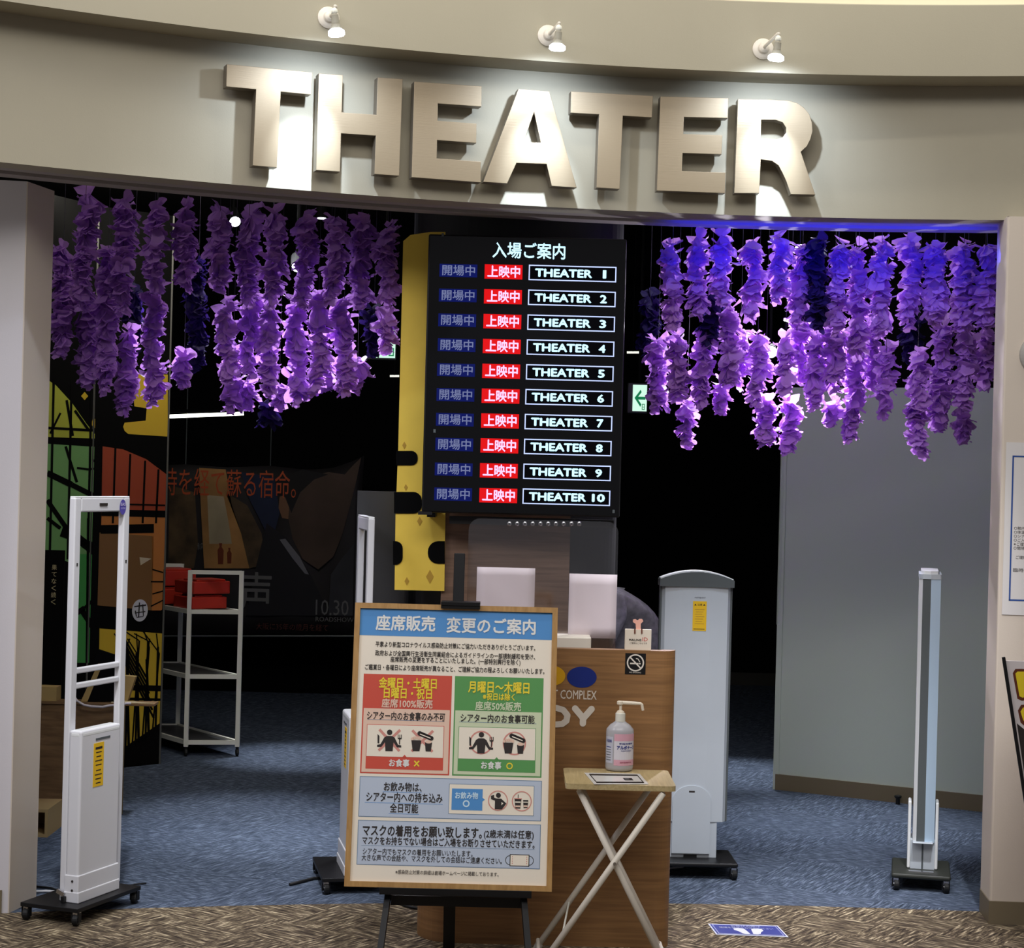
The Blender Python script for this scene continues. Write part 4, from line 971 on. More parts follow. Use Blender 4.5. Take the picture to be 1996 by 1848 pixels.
def food_box(u0, u1, main, pale, lines, sub, circle, u_s0, u_s1, bartxt):
    P.rect(U(u0), V(.244), U(u1), V(.61), main, .0004); e = .004
    P.rect(U(u0) + e, V(.371), U(u1) - e, V(.61) - e, pale, .0008)
    for txt_, a, b, v_, h_, c_ in lines: P.text(txt_, U(a), U(b), V(v_), h_, c_, .0016, .03)
    P.text(sub, U(u_s0), U(u_s1), V(.398), .0245, cK, .0016, .02); P.rect(U(u0 + .028), V(.412), U(u1 - .032), V(.4135), cOB, .0012)
    a, b = u0 + .027, u1 - .033
    P.rect(U(a), V(.430), U(b), V(.593), main, .0012); P.rect(U(a) + .0015, V(.430) + .0015, U(b) - .0015, V(.547), M_pp, .0016)
    m_ = (a + b) / 2; P.poly([(U(m_ - .012), V(.548)), (U(m_), V(.539)), (U(m_ + .012), V(.548))], main, .002)
    P.text('お食事', U(a + .12), U(a + .225), V(.57), .022, cW, .002, .03)
    ic = [(a + .118, .487), (b - .11, .487)]
    for cx, cy in ic:
        if circle: P.ring(U(cx), V(cy), .036, .0045, cX, .002)
        else:
            P.line((U(cx) - .032, V(cy) - .032), (U(cx) + .032, V(cy) + .032), .008, cX, .002); P.line((U(cx) + .032, V(cy) - .032), (U(cx) - .032, V(cy) + .032), .008, cX, .0021)
    if circle: P.ring(U(a + .267), V(.570), .010, .0035, cY, .002)
    else: P.line((U(a + .25), V(.56)), (U(a + .275), V(.58)), .004, cY, .002); P.line((U(a + .275), V(.56)), (U(a + .25), V(.58)), .004, cY, .0021)
    cx, cy = ic[0]; cx, cy = U(cx), V(cy)   # diner
    P.disc(cx, cy - .024, .0082, cK, .0026); P.poly([(cx - .011, cy + .033), (cx - .013, cy + .006), (cx - .024, cy + .021), (cx - .037, cy + .021), (cx - .037, cy + .015), (cx - .027, cy + .013), (cx - .016, cy - .008), (cx - .008, cy - .013), (cx + .008, cy - .013), (cx + .016, cy - .008), (cx + .027, cy + .013), (cx + .037, cy + .015), (cx + .037, cy + .021), (cx + .024, cy + .021), (cx + .013, cy + .006), (cx + .011, cy + .033)], cK, .0026)
    P.poly([(cx - .036, cy + .010), (cx - .037, cy - .018), (cx - .031, cy - .012), (cx - .031, cy + .010)], cK, .0027)
    P.rect(cx + .030, cy - .006, cx + .033, cy + .012, cK, .0027); P.rect(cx + .026, cy - .008, cx + .037, cy - .004, cK, .0027)
    for dx in (.0255, .0305, .0355): P.rect(cx + dx, cy - .018, cx + dx + .002, cy - .005, cK, .0027)
    cx, cy = ic[1]; cx, cy = U(cx), V(cy)   # popcorn, drink, hot dog
    P.poly([(cx - .034, cy - .002), (cx - .003, cy - .002), (cx - .008, cy + .031), (cx - .029, cy + .031)], cK, .0026)
    for dx, dz in ((-.031, -.006), (-.025, -.009), (-.018, -.010), (-.011, -.009), (-.005, -.006)): P.disc(cx + dx, cy + dz, .0048, cPk, .0026, 10)
    P.poly([(cx + .008, cy + .004), (cx + .030, cy + .004), (cx + .027, cy + .031), (cx + .011, cy + .031)], cK, .0026)
    P.disc(cx + .019, cy + .002, .010, cPk, .0028, 14, .005)
    for k in range(9):
        f = k / 8; P.disc(cx - .009 + .036 * f, cy - .023 + .014 * f, .0072, cK, .0028, 12)
    P.line((cx - .008, cy - .021), (cx + .025, cy - .009), .003, M_pp, .0032)
food_box(.03, .488, cR, cPk, [('金曜日・土曜日', .11, .41, .276, .031, cY), ('日曜日・祝日', .137, .387, .314, .031, cY), ('座席100%販売', .128, .392, .3515, .026, cPk)], 'シアター内のお食事のみ不可', False, .055, .458, 'x')
food_box(.503, .962, cG, cLG, [('月曜日〜木曜日', .573, .89, .283, .034, cY), ('※祝日は除く', .65, .815, .3175, .021, cY), ('座席50%販売', .612, .85, .3525, .026, cLG)], 'シアター内のお食事可能', True, .538, .92, 'o')
P.rect(U(.03), V(.621), U(.965), V(.768), cOB, .0004); P.rect(U(.03) + .002, V(.621) + .002, U(.965) - .002, V(.768) - .002, cLB, .0008)
P.text('お飲み物は、', U(.155), U(.35), V(.657), .026, cK, .0012, .025); P.rect(U(.15), V(.675), U(.35), V(.6765), cB, .0012)
P.text('シアター内への持ち込み', U(.067), U(.458), V(.695), .0275, cK, .0012, .025); P.rect(U(.06), V(.715), U(.46), V(.7165), cB, .0012)
P.text('全日可能', U(.19), U(.335), V(.734), .0265, cK, .0012, .025); P.rect(U(.185), V(.7535), U(.34), V(.755), cB, .0012)
P.rect(U(.49), V(.640), U(.927), V(.750), cOB, .0012); P.rect(U(.49) + .0015, V(.640) + .0015, U(.927) - .0015, V(.75) - .0015, M_pp, .0016)
P.rect(U(.505), V(.657), U(.663), V(.735), cB, .002); P.poly([(U(.663), V(.688)), (U(.675), V(.695)), (U(.663), V(.702))], cB, .002)
P.text('お飲み物', U(.522), U(.64), V(.682), .020, cDB, .0024, .03); P.ring(U(.58), V(.711), .0105, .004, cDB, .0024)
for k, uu in enumerate((.742, .864)):
    P.ring(U(uu), V(.697), .0305, .003, cX, .0024)
cx, cy = U(.742), V(.697)
P.disc(cx + .001, cy - .016, .0075, cK, .0028); P.poly([(cx - .009, cy + .026), (cx - .009, cy + .0), (cx - .021, cy - .004), (cx - .022, cy - .014), (cx - .012, cy - .017), (cx - .012, cy - .009), (cx - .004, cy - .006), (cx + .010, cy - .006), (cx + .026, cy + .008), (cx + .013, cy + .026)], cK, .0028); P.poly([(cx + .011, cy + .004), (cx + .017, cy + .008), (cx + .011, cy + .014)], M_pp, .0032)
cx, cy = U(.864), V(.697)
P.poly([(cx - .022, cy - .006), (cx - .001, cy - .006), (cx - .004, cy + .022), (cx - .019, cy + .022)], cK, .0028); P.rect(cx - .020, cy + .001, cx - .003, cy + .005, M_pp, .003); P.rect(cx - .019, cy + .013, cx - .004, cy + .018, cPk, .003); P.rect(cx - .023, cy - .009, cx, cy - .006, cX, .003); P.rect(cx - .012, cy - .02, cx - .010, cy - .009, cK, .0028)
P.poly([(cx + .004, cy - .004), (cx + .020, cy - .004), (cx + .018, cy + .020), (cx + .006, cy + .020)], cK, .0028); P.rect(cx + .005, cy + .001, cx + .019, cy + .004, M_pp, .003); P.rect(cx + .006, cy + .012, cx + .018, cy + .017, cPk, .003)
P.rect(U(.03), V(.780), U(.965), V(.941), cOB, .0004); P.rect(U(.03) + .002, V(.780) + .002, U(.965) - .002, V(.941) - .002, cLB, .0008)
P.text('マスクの着用をお願い致します。', U(.055), U(.665), V(.817), .032, cK, .0012, .03); P.text('(2歳未満は任意)', U(.675), U(.93), V(.8185), .024, cK, .0012, .02)
P.text('マスクをお持ちでない場合はご入場をお断りさせていただきます。', U(.055), U(.935), V(.8535), .0235, cK, .0012, .025); P.rect(U(.05), V(.8705), U(.935), V(.8717), cOB, .0012)
P.text('シアター内でもマスクの着用をお願いいたします。', U(.06), U(.62), V(.892), .0185, cK, .0012, .01)
P.text('大きな声での会話や、マスクを外しての会話はご遠慮ください。', U(.055), U(.77), V(.915), .0185, cK, .0012, .01)
P.text('※感染防止対策の詳細は劇場ホームページに掲載しております。', U(.23), U(.755), V(.9635), .0125, mat('print_grey', (110, 104, 98), .6), .0012, .01)
mu, mv = U(.86), V(.911); P.rect(mu - .030, mv - .018, mu + .030, mv + .018, cK, .0012); P.rect(mu - .0275, mv - .0155, mu + .0275, mv + .0155, M_pp, .0016)
P.ring(mu - .029, mv, .0145, .002, cK, .0010); P.ring(mu + .029, mv, .0145, .002, cK, .0010)
for s_ in (-1, 1):
    for k in range(4): P.rect(mu + s_ * .022 - .0012, mv - .012 + k * .0065, mu + s_ * .022 + .0012, mv - .009 + k * .0065, cX, .002)
build('printed_sheet', g, t)

# easel
t = thing('easel', 'black metal easel holding the wood-framed notice board', 'easel', (Xc, YbB + .1, 0))
nbk = -nb * .024
g = G(); a = at(896, 1079, YbT + .04); b = at(889, 1300, YbT + .04)
top = Vector((a.x, bp(0, 0).y + .05, a.z)); ft = ground(885, 1838); ft = Vector((a.x - 0.0, 5.80, 0.0))
g.bar(top, Vector((a.x, bp(0, Hb).y + .045, zB - .03)), .034, .014, M_bmetal); build('mast', g, t, bevel=.002)
g = G(); g.bar(Vector((a.x, bp(0, Hb).y + .045, zB + .02)), Vector((a.x - .002, 5.79, .004)), .036, .018, M_bmetal); build('leg', g, t)
cl0 = at(860, 1170, YbT - .01); cl1 = at(936, 1176, YbT - .01)
g = G(); g.box(((cl0.x + cl1.x) / 2, YbT + .012, zT + .005), (cl1.x - cl0.x, .055, .012), M_bmetal); g.box(((cl0.x + cl1.x) / 2, YbT - .010, zT - .003), (cl1.x - cl0.x, .005, .016), M_bmetal); build('top_clamp', g, t, bevel=.001)
l0 = at(740, 1738, YbB - .01); l1 = at(1036, 1741, YbB - .01)
g = G(); g.box(((l0.x + l1.x) / 2, YbB + .004, zB - .009), (l1.x - l0.x, .06, .014), M_bmetal); g.box(((l0.x + l1.x) / 2, YbB - .0245, zB - .004), (l1.x - l0.x, .004, .02), M_bmetal); build('ledge', g, t, bevel=.001)
g = G(); c0 = at(762, 1752, YbB + .03); c1 = at(1020, 1762, YbB + .03); g.box(((c0.x + c1.x) / 2, YbB + .03, (c0.z + c1.z) / 2), (c1.x - c0.x, .012, .030), M_bmetal); build('crossbar', g, t)
for (xa_, ya_, xb_, yb_) in ((757, 1740, 742, 1848), (1020, 1742, 1029, 1848)):
    p0 = at(xa_, ya_, YbB + .02); p1 = at(xb_, yb_, 5.50); d_ = p1 - p0; k = (0.0 - p0.z) / d_.z; p2 = p0 + d_ * k
    g = G(); g.bar(p0, p2, .018, .018, M_bmetal); build('leg', g, t)

# ================================================================= small folding table
HT_ = 0.584; Yt = 5.44
fl = ground(1103, 1528, HT_); fr = ground(1318, 1533, HT_); bk = ground(1200, 1499, HT_)
Xl, Xr_ = fl.x, fr.x; Yf_ = (fl.y + fr.y) / 2; Yb_ = bk.y
t = thing('folding_table', 'small folding table with pale wood top and crossed ivory legs', 'table', ((Xl + Xr_) / 2, (Yf_ + Yb_) / 2, 0))
g = G(); g.prism([p + Vector((0, 0, HT_ - .016)) for p in rounded(Xl, Xr_, Yf_, Yb_, .018, .018, 5)], (0, 0, .016), M_table); build('tabletop', g, t, bevel=.004)
def leg(x0, x1, y, m=M_ivory):
    g = G(); a = Vector((x0, y, HT_ - .022)); b = Vector((x1, y, .012)); g.tube([a, b], .0095, m, 12); build('leg', g, t, smooth=True)
    g = G(); d_ = (b - a).normalized(); g.tube([b - d_ * .03, Vector((b.x, y, 0.0)) + d_ * 0.0], .0125, mat('grey_foot_cap', (190, 186, 176), .6), 12); build('foot_cap', g, t)
xa_ = at(1129, 1537, Yf_ + .02).x; xb_ = at(1306, 1910, Yf_ + .02).x
leg(xa_, xb_, Yf_ + .03); leg(xa_ + .0, xb_ + .0, Yb_ - .05)
xc_ = at(1293, 1541, Yf_ + .01).x; xd_ = at(1042, 1908, Yf_ + .01).x
leg(xc_, xd_, Yf_ + .008); leg(xc_, xd_, Yb_ - .028)
for x, z in ((xa_, HT_ - .024), (xc_, HT_ - .024), (xb_ - .012, .05), (xd_ + .012, .05)):
    g = G(); g.tube([(x, Yf_ + .02, z), (x, Yb_ - .03, z)], .006, M_ivory, 8); build('stretcher', g, t)
g = G(); q = at(1200, 1700, Yf_); k = .5
def lx(x0, x1, z): return x0 + (x1 - x0) * (HT_ - .022 - z) / (HT_ - .034)
# crossing height where both legs meet
for z in [HT_ - .022 - i * .002 for i in range(260)]:
    if lx(xa_, xb_, z) > lx(xc_, xd_, z): break
g.tube([(lx(xa_, xb_, z), Yf_ - .004, z), (lx(xa_, xb_, z), Yf_ + .045, z)], .005, M_chrome, 10); build('pivot', g, t)
g = G(); z1 = .17; z2 = .13; g.tube([(lx(xc_, xd_, z1), Yb_ - .03, z1), (lx(xc_, xd_, z2), Yf_ + .01, z2)], .003, M_steelw, 8); build('brace', g, t)

# instruction card on the table
g = G(); cs = [ground(x, y, HT_ + .001) for x, y in ((1139, 1507), (1247, 1509), (1264, 1529), (1158, 1529))]
ctr = sum(cs, Vector()) / 4
g.prism(cs, (0, 0, .0012), mat('laminated_card', (232, 232, 228), .15)); 
def cq(s_, t_, l): a = cs[0].lerp(cs[1], s_); b = cs[3].lerp(cs[2], s_); return a.lerp(b, t_) + Vector((0, 0, .0012 + l))
def crect(s0, t0, s1, t1, m, l=.0003): g.poly([cq(s0, t0, l), cq(s1, t0, l), cq(s1, t1, l), cq(s0, t1, l)], m)
crect(.06, .10, .92, .24, M_ink); crect(.06, .80, .94, .92, M_ink); crect(.06, .1, .08, .92, M_ink); crect(.92, .1, .94, .92, M_ink); crect(.62, .45, .78, .68, M_ink); crect(.64, .5, .72, .6, M_rim, .0005)
tag(build('instruction_card', g), 'laminated white card with black borders on the folding table', 'card')

# sanitizer bottle
bq = ground(1207, 1503, HT_); bx_, by_ = bq.x, bq.y + .012
t = thing('sanitizer_bottle', 'clear plastic sanitizer bottle with pink label and cream pump', 'bottle', (bx_, by_, HT_))
r_ = 27.0 / 3600 * by_
g = G(); g.lathe([(r_ * .80, 0.001), (r_ * .95, .004), (r_, .012), (r_, .122), (r_ * .97, .130), (r_ * .72, .143), (r_ * .42, .152), (r_ * .34, .156)], (bx_, by_, HT_), M_bottle, 40, None, 1, .8); build('bottle_body', g, t, smooth=True)
g = G(); g.lathe([(r_ * .36, .153), (r_ * .36, .178), (r_ * .33, .180)], (bx_, by_, HT_), M_steelw, 24, None); build('neck', g, t)
g = G(); z_ = HT_ + .179
g.lathe([(r_ * .30, 0), (r_ * .26, .006), (r_ * .14, .009), (.0045, .010), (.0045, .030)], (bx_, by_, z_), M_pump, 20)
g.lathe([(.008, .026), (.010, .028), (.010, .036), (.007, .038)], (bx_ - .002, by_, z_), M_pump, 16)
g.tube([(bx_ - .006, by_, z_ + .033), (bx_ + .045, by_, z_ + .0315), (bx_ + .062, by_, z_ + .031), (bx_ + .066, by_, z_ + .028), (bx_ + .070, by_, z_ + .010)], [.006, .0055, .005, .0048, .0042], M_pump, 12); build('pump', g, t, smooth=False)
# label wrap (front arc)
M_pkl = mat('label_pink', (222, 170, 186), .4); M_lbw = mat('label_white', (222, 218, 226), .4); M_lbl = mat('label_blue', (40, 56, 140), .5)
g = G()
def wrap(a0, a1, z0, z1, m, l, n=10):
    vs = []
    for k in range(n + 1):
        a = a0 + (a1 - a0) * k / n; vs += [Vector((bx_ + (r_ + l) * math.sin(a), by_ - (r_ * .8 + l) * math.cos(a), HT_ + z)) for z in (z0, z1)]
    g.add(vs, [(2 * k, 2 * k + 2, 2 * k + 3, 2 * k + 1) for k in range(n)], m)
def wtext(body, a0, a1, zc, h, m, bold=.02, l=.0012):
    vs, fs, x0, x1, y0, y1 = text_mesh(body, bold)
    g.add([Vector((bx_ + (r_ + l) * math.sin(a0 + (a1 - a0) * (p.x - x0) / (x1 - x0)), by_ - (r_ * .8 + l + p.z) * math.cos(a0 + (a1 - a0) * (p.x - x0) / (x1 - x0)), HT_ + zc + (p.y - (y0 + y1) / 2) * h / (y1 - y0))) for p in vs], fs, m)
wrap(-.45, 1.35, .020, .118, M_lbw, .0006); wrap(-.45, 1.35, .096, .118, M_pkl, .0009); wrap(-.45, 1.35, .020, .038, M_pkl, .0009); wrap(-1.3, -.55, .026, .108, mat('label_clear_text', (198, 200, 214), .4), .0006)
wtext('手指消毒剤', -.1, 1.0, .088, .005, M_lbl); wtext('アルボナース', -.25, 1.25, .076, .012, M_lbl, .05); wtext('ALBONURSE', .05, .85, .066, .003, M_lbl)
wtext('手指消毒', -1.2, -.65, .095, .010, M_lbl, .01)
for k in range(6): wrap(-1.2, -.7, .075 - k * .008, .077 - k * .008, M_lbl if k == 0 else M_rim, .0010, 4)
wtext('指定医薬部外品', .0, .9, .030, .005, mat('label_rose', (190, 110, 130), .5))
build('label', g, t)

# ================================================================= floor sticker
cs = [ground(x, y, .0012) for x, y in ((1380, 1801), (1516, 1805), (1537, 1827), (1396, 1822))]
g = G(); g.prism(cs, (0, 0, .001), mat('sticker_white', (226, 228, 240), .4)); ctr = sum(cs, Vector()) / 4
M_nb = mat('sticker_navy', (24, 40, 140), .4)
def cq(s_, t_, l): a = cs[0].lerp(cs[1], s_); b = cs[3].lerp(cs[2], s_); return a.lerp(b, t_) + Vector((0, 0, .001 + l))
def cpoly(pts, m, l=.0004): g.poly([cq(a, b, l) for a, b in pts], m)
Wt = cs[0].copy(); 
cpoly([(.02, .05), (.98, .05), (.98, .95), (.02, .95)], M_nb, .0004)
cpoly([(.045, .08), (.955, .08), (.955, .92), (.045, .92)], mat('sticker_line', (190, 196, 232), .4), .0007); cpoly([(.055, .11), (.945, .11), (.945, .89), (.055, .89)], M_nb, .0010)
def foot(cx, cy, s_, mir):
    pts = [(cx + mir * s_ * x, cy + s_ * y * 2.2) for x, y in ((-.12, .16), (-.05, .19), (.02, .14), (.06, .04), (.13, -.04), (.12, -.14), (.02, -.17), (-.08, -.12), (-.10, .0))]
    cpoly(pts, mat('sticker_white', (226, 228, 240), .4), .0014)
foot(.40, .62, .75, -1); foot(.62, .62, .75, 1)
def ctext(body, s0, s1, tc, h, l=.0014):
    vs, fs, x0, x1, y0, y1 = text_mesh(body, .01)
    g.add([cq(s0 + (p.x - x0) / (x1 - x0) * (s1 - s0), tc - (p.y - (y0 + y1) / 2) / (y1 - y0) * h, l + p.z) for p in vs], fs, mat('sticker_line', (190, 196, 232), .4))
ctext('お並びの際は', .30, .72, .20, .15); ctext('間隔を空けてお待ちください', .12, .88, .36, .14)
tag(build('floor_sticker', g), 'blue floor sticker with two white footprints on the brown carpet', 'sticker')

# ================================================================= right wall posters
RFd = (Rf - cRt).normalized(); RN = Vector((RFd.y, -RFd.x, 0)); 
if RN.y > 0: RN = -RN
def wallP(px, py, l=0): return isect(px, py, cRt + RN * l, RN)
g = G(); tl = wallP(1961, 862, .0015); bl = wallP(1953, 1198, .0015)
Wp = .44; pp = [tl, tl + RFd * Wp, bl + RFd * Wp, bl]; xx = (tl + bl) / 2
zt_, zb_ = tl.z, bl.z; x0_ = Vector(((tl.x + bl.x) / 2, (tl.y + bl.y) / 2, 0))
P0 = x0_ + Vector((0, 0, zt_)); Hp = zt_ - zb_
M_ppr = mat('poster_paper', (212, 208, 206), .6)
g.prism([P0, P0 + RFd * Wp, P0 + RFd * Wp - Vector((0, 0, Hp)), P0 - Vector((0, 0, Hp))], RN * .001, M_ppr)
P = Plane(P0 + RN * .001, RFd, (0, 0, -1), g); P.n = RN
M_nvy = mat('navy_print', (40, 74, 140), .5)
P.frame(.022, .045, Wp - .022, Hp - .048, .0055, M_nvy, .0006)
for k, s_ in enumerate(['○館内ではマスクの着用をお願いいたします。', '○体温の測定にご協力ください。', '○シアター内での会話はお控えください。', '○ご入場の際は手指の消毒をお願いします。', '※ご理解とご協力をお願いいたします。', '○間隔を空けてお並びください。']):
    P.text(s_, .034, .034 + .0125 * len(s_), .294 + k * .0137, .011, M_ink, .0006)
P.text('ご理解のほどよろしくお願いします。', .042, .26, .394, .011, M_ink, .0006); P.text('臨時休業のお知らせ', .034, .20, .438, .013, M_ink, .0006)
P.text('お客様へ', .13, .31, .13, .04, M_ink, .0006, .02)
tag(build('wall_poster', g), 'white poster with blue border on the right column', 'poster')
# round grey dial above
c_ = wallP(2028, 692, 0); g = G(); g.lathe([(.072, 0), (.070, .012), (.055, .02)], c_, mat('grey_disc', (156, 152, 146), .5), 36, RN); 
tag(build('wall_disc', g), 'grey round disc mounted high on the right column', 'wall fitting')
# stand sign at the bottom right
Ys = 5.9
t = thing('stand_sign', 'white slanted stand sign with yellow brown-edged shapes at right edge', 'stand sign', (at(1990, 1600, Ys).x, Ys, 0))
p0 = at(1957, 1288, Ys); 
def sp(px, py, l=0): q = at(px, py, Ys - l); return q
g = G(); hgt = 0.75
ur = Vector((1, 0, 0)); dn = (at(1996, 1540, Ys) - at(1957, 1288, Ys)).normalized()
Hs = p0.z / abs(dn.z); g.prism([p0, p0 + ur * .45, p0 + ur * .45 + dn * Hs, p0 + dn * Hs], (0, .012, 0), mat('sign_white', (214, 206, 206), .5)); build('panel', g, t)
g = G(); g.bar(p0 + Vector((-.003, -.004, .012)), p0 + dn * (Hs - .01) + Vector((-.003, -.004, 0)), .006, .010, M_bmetal); build('edge_rail', g, t)
g = G(); P = Plane(p0, (1, 0, 0), (0, 0, -1), g)
def uv(px, py): q = at(px, py, Ys); return q.x - p0.x, p0.z - q.z
M_br = mat('brown_outline', (96, 44, 20), .5); M_y2 = mat('lemon_print', (232, 206, 40), .5)
def blob(pts, m, l): P.poly([uv(*q) for q in pts], m, l)
blob([(1974, 1312), (1979, 1304), (2010, 1304), (2016, 1360), (1992, 1366), (1983, 1362)], M_br, .001); blob([(1979, 1313), (1983, 1309), (2006, 1309), (2010, 1356), (1993, 1360), (1987, 1357)], M_y2, .0014)
blob([(1984, 1385), (1990, 1374), (2015, 1372), (2022, 1415), (2000, 1418), (1989, 1408)], M_br, .001); blob([(1989, 1387), (1994, 1379), (2012, 1378), (2016, 1410), (2000, 1412), (1994, 1403)], M_y2, .0014)
blob([(1982, 1410), (1999, 1424), (2030, 1480), (2030, 1560), (2004, 1560)], M_ink, .0008)
build('print', g, t)

# ================================================================= left foyer: panels, banner, trolley, boxes
pa, pb, pc = Vector((-2.30, 8.35, 0)), Vector((-2.035, 8.98, 0)), ground(311, 1489)
M_gr1 = mat('print_green_field', (112, 160, 96), .6); M_gr2 = mat('print_lime', (166, 172, 60), .6); M_or = mat('print_rust', (150, 62, 32), .6); M_or2 = mat('print_orange', (176, 110, 48), .6)
M_gr3 = mat('print_deep_green', (66, 148, 72), .6)
M_ye = mat('print_ochre_yellow', (196, 164, 40), .6); M_kb = mat('print_black_field', (8, 8, 8), .9, spec=.1); M_edge = mat('panel_edge', (84, 84, 80), .5)
def folding(name, a, b, label, prints, H=2.75):
    d_ = (b - a).normalized(); n = Vector((d_.y, -d_.x, 0)); 
    if n.y > 0: n = -n
    t = thing(name, label, 'display panel', (a + b) / 2)
    g = G(); g.prism([a, b, b - n * .012, a - n * .012], (0, 0, H), M_kb); build('board', g, t)
    g = G(); g.bar(b + n * .002, b + n * .002 + Vector((0, 0, H)), .008, .008, M_edge); build('edge_trim', g, t)
    g = G()
    L = (b - a).length
    for pts, m, l in prints:
        g.poly([isect(x, y, a + n * l, n) for x, y in pts], m)
    build('print', g, t); return t, n
def bar_px(x0, y0, x1, y1, w_, m=M_kb, l=.003):
    dx, dy = x1 - x0, y1 - y0; q = math.hypot(dx, dy); nx, ny = -dy / q * w_ / 2, dx / q * w_ / 2
    return ([(x0 + nx, y0 + ny), (x1 + nx, y1 + ny), (x1 - nx, y1 - ny), (x0 - nx, y0 - ny)], m, l)
PA = []
PA.append(([(95, 742), (108, 750), (140, 785), (168, 825), (192, 855), (92, 852)], M_gr2, .001))
PA.append(([(92, 865), (198, 872), (197, 990), (88, 985)], M_gr1, .001)); PA.append(([(88, 985), (197, 990), (192, 1100), (142, 1100), (86, 1074)], M_gr1, .0012))
PA.append(([(140, 1080), (193, 1080), (190, 1292), (138, 1292)], M_gr3, .0016)); PA.append(([(181, 817), (200, 815), (200, 836), (182, 834), (178, 826)], M_ye, .001)); PA.append(([(158, 772), (165, 764), (172, 772), (165, 780)], M_ye, .001))
for x in (103, 138, 177): PA.append(bar_px(x + 2, 740, x - 6, 1090, 4.5))
PA.append(bar_px(172, 1010, 169, 1292, 4.5)); PA.append(bar_px(92, 834, 200, 840, 5)); PA.append(bar_px(90, 858, 200, 864, 13)); 
for q in ((92, 922, 140, 945, 12), (140, 945, 200, 975, 10), (92, 975, 130, 1030, 9), (130, 780, 142, 850, 5), (128, 870, 150, 940, 5), (150, 912, 172, 915, 4), (172, 915, 198, 912, 4), (120, 1035, 150, 1045, 22), (150, 1048, 194, 1082, 17), (140, 1052, 194, 1066, 12), (142, 1200, 165, 1185, 10), (165, 1185, 192, 1160, 6), (160, 1190, 192, 1240, 11), (92, 1010, 118, 1030, 7), (146, 800, 174, 840, 5), (180, 895, 196, 912, 4), (98, 845, 118, 805, 4)): PA.append(bar_px(*q))
for i_, (pts, m, l) in enumerate(PA):
    if m is M_kb: PA[i_] = (pts, m, .0024)
folding('scenery_panel', pa, pb - (pb - pa).normalized() * .012, 'folding display panel printed with green window and black branches', PA)
PB = []
PB.append(([(214, 730), (327, 730), (327, 851), (250, 846), (243, 840), (240, 832), (243, 824), (284, 820), (286, 796), (262, 792), (258, 740)], M_ye, .001))
PB.append(([(200, 870), (240, 876), (285, 895), (325, 925), (322, 1000), (198, 990)], M_or, .001)); PB.append(([(198, 990), (322, 990), (320, 1110), (196, 1100)], M_or2, .0009))
PB.append(([(194, 1038), (300, 1045), (296, 1190), (190, 1180)], mat('print_umber', (118, 84, 44), .6), .0014)); PB.append(([(296, 1010), (322, 1010), (316, 1190), (296, 1190)], M_or2, .0014))
PB.append(([(194, 1225), (316, 1235), (311, 1410), (245, 1455), (190, 1470)], M_ye, .001))
PB.append(([(272, 1086), (295, 1089), (274, 1102)], mat('print_tan', (190, 176, 150), .6), .0018))
for x, y0 in ((225, 872), (254, 885), (283, 898), (309, 915)): PB.append(bar_px(x, y0, x - 5, 1020, 4))
PB.append(bar_px(198, 999, 322, 1002, 13)); PB.append(bar_px(196, 1032, 300, 1030, 17)); PB.append(bar_px(198, 982, 322, 985, 3))
for k in range(11): 
    x = 238 + k * 6.5; PB.append(bar_px(x, 1470 - k * 4, x + 14 - (k % 3) * 9, 1285 - (k % 4) * 12, 3.2 + (k % 3))); PB.append(bar_px(x + 14 - (k % 3) * 9, 1285 - (k % 4) * 12, x + 2 - (k % 2) * 24, 1225 + (k % 3) * 10, 2.4))
for k in range(6): PB.append(bar_px(294 + k % 2 * 3, 1230 - k * 24, 318, 1180 - k * 18 + 26, 2.6))
for k in range(6): PB.append(bar_px(240, 1240 + k * 9, 285 + k * 3, 1320 + k * 16, 4))
PB.append(bar_px(244, 1340, 314, 1342, 11)); PB.append(bar_px(244, 1362, 314, 1364, 5)); PB.append(([(244, 1458), (290, 1430), (311, 1412), (309, 1486), (244, 1492)], M_kb, .0022))
for i_, (pts, m, l) in enumerate(PB):
    if m is M_kb: PB[i_] = (pts, m, .0024)
tB, nB = folding('scenery_panel', pb, pc, 'folding display panel printed with rust window, yellow cloud and grass', PB)
# round emblem plate on panel
g = G(); dB = (pc - pb).normalized(); ce = isect(273, 1190, pb + nB * .004, nB)
g.prism([ce + dB * (.045 * math.cos(a)) + Vector((0, 0, .055 * math.sin(a))) for a in [2 * PI * k / 28 for k in range(28)]], -nB * .002, mat('emblem_white', (200, 200, 204), .5))
P = Plane(ce + nB * .0002, dB, (0, 0, -1), g); P.n = nB
for (a, b, c, d_, e) in ((-.034, -.02, .034, -.026, .007), (-.028, .0, -.02, .03, .006), (-.005, -.04, -.008, .035, .007), (.014, -.03, .02, .028, .006), (-.03, .012, .03, .006, .005), (-.02, .034, .02, .03, .004)): P.line((a, b), (c, d_), e, M_ink, .0006)
build('emblem', g, tB)['label'] = 'white oval emblem with black brush strokes'
# strip with vertical text
a_, b_ = at(92, 1075, 8.2), at(124, 1075, 8.2)
g = G(); Yv = 8.15; a_ = at(84, 1072, Yv); b_ = at(126, 1072, Yv)
g.box(((a_.x + b_.x) / 2, Yv + .006, a_.z / 2), (b_.x - a_.x, .012, a_.z), M_kb); P = Plane((0, Yv, 0), (1, 0, 0), (0, 0, -1), g)
M_gold = mat('faded_gold_print', (170, 158, 118), .6)
for k, ch in enumerate('果てなく続く'):
    q = at(106 - k * .4, 1106 + k * 13.5, Yv); P.text(ch, q.x - .011, q.x + .011, -q.z, .023, M_gold, .0006, .01)
tag(build('text_banner', g), 'narrow black upright board with vertical gold Japanese lettering', 'board')

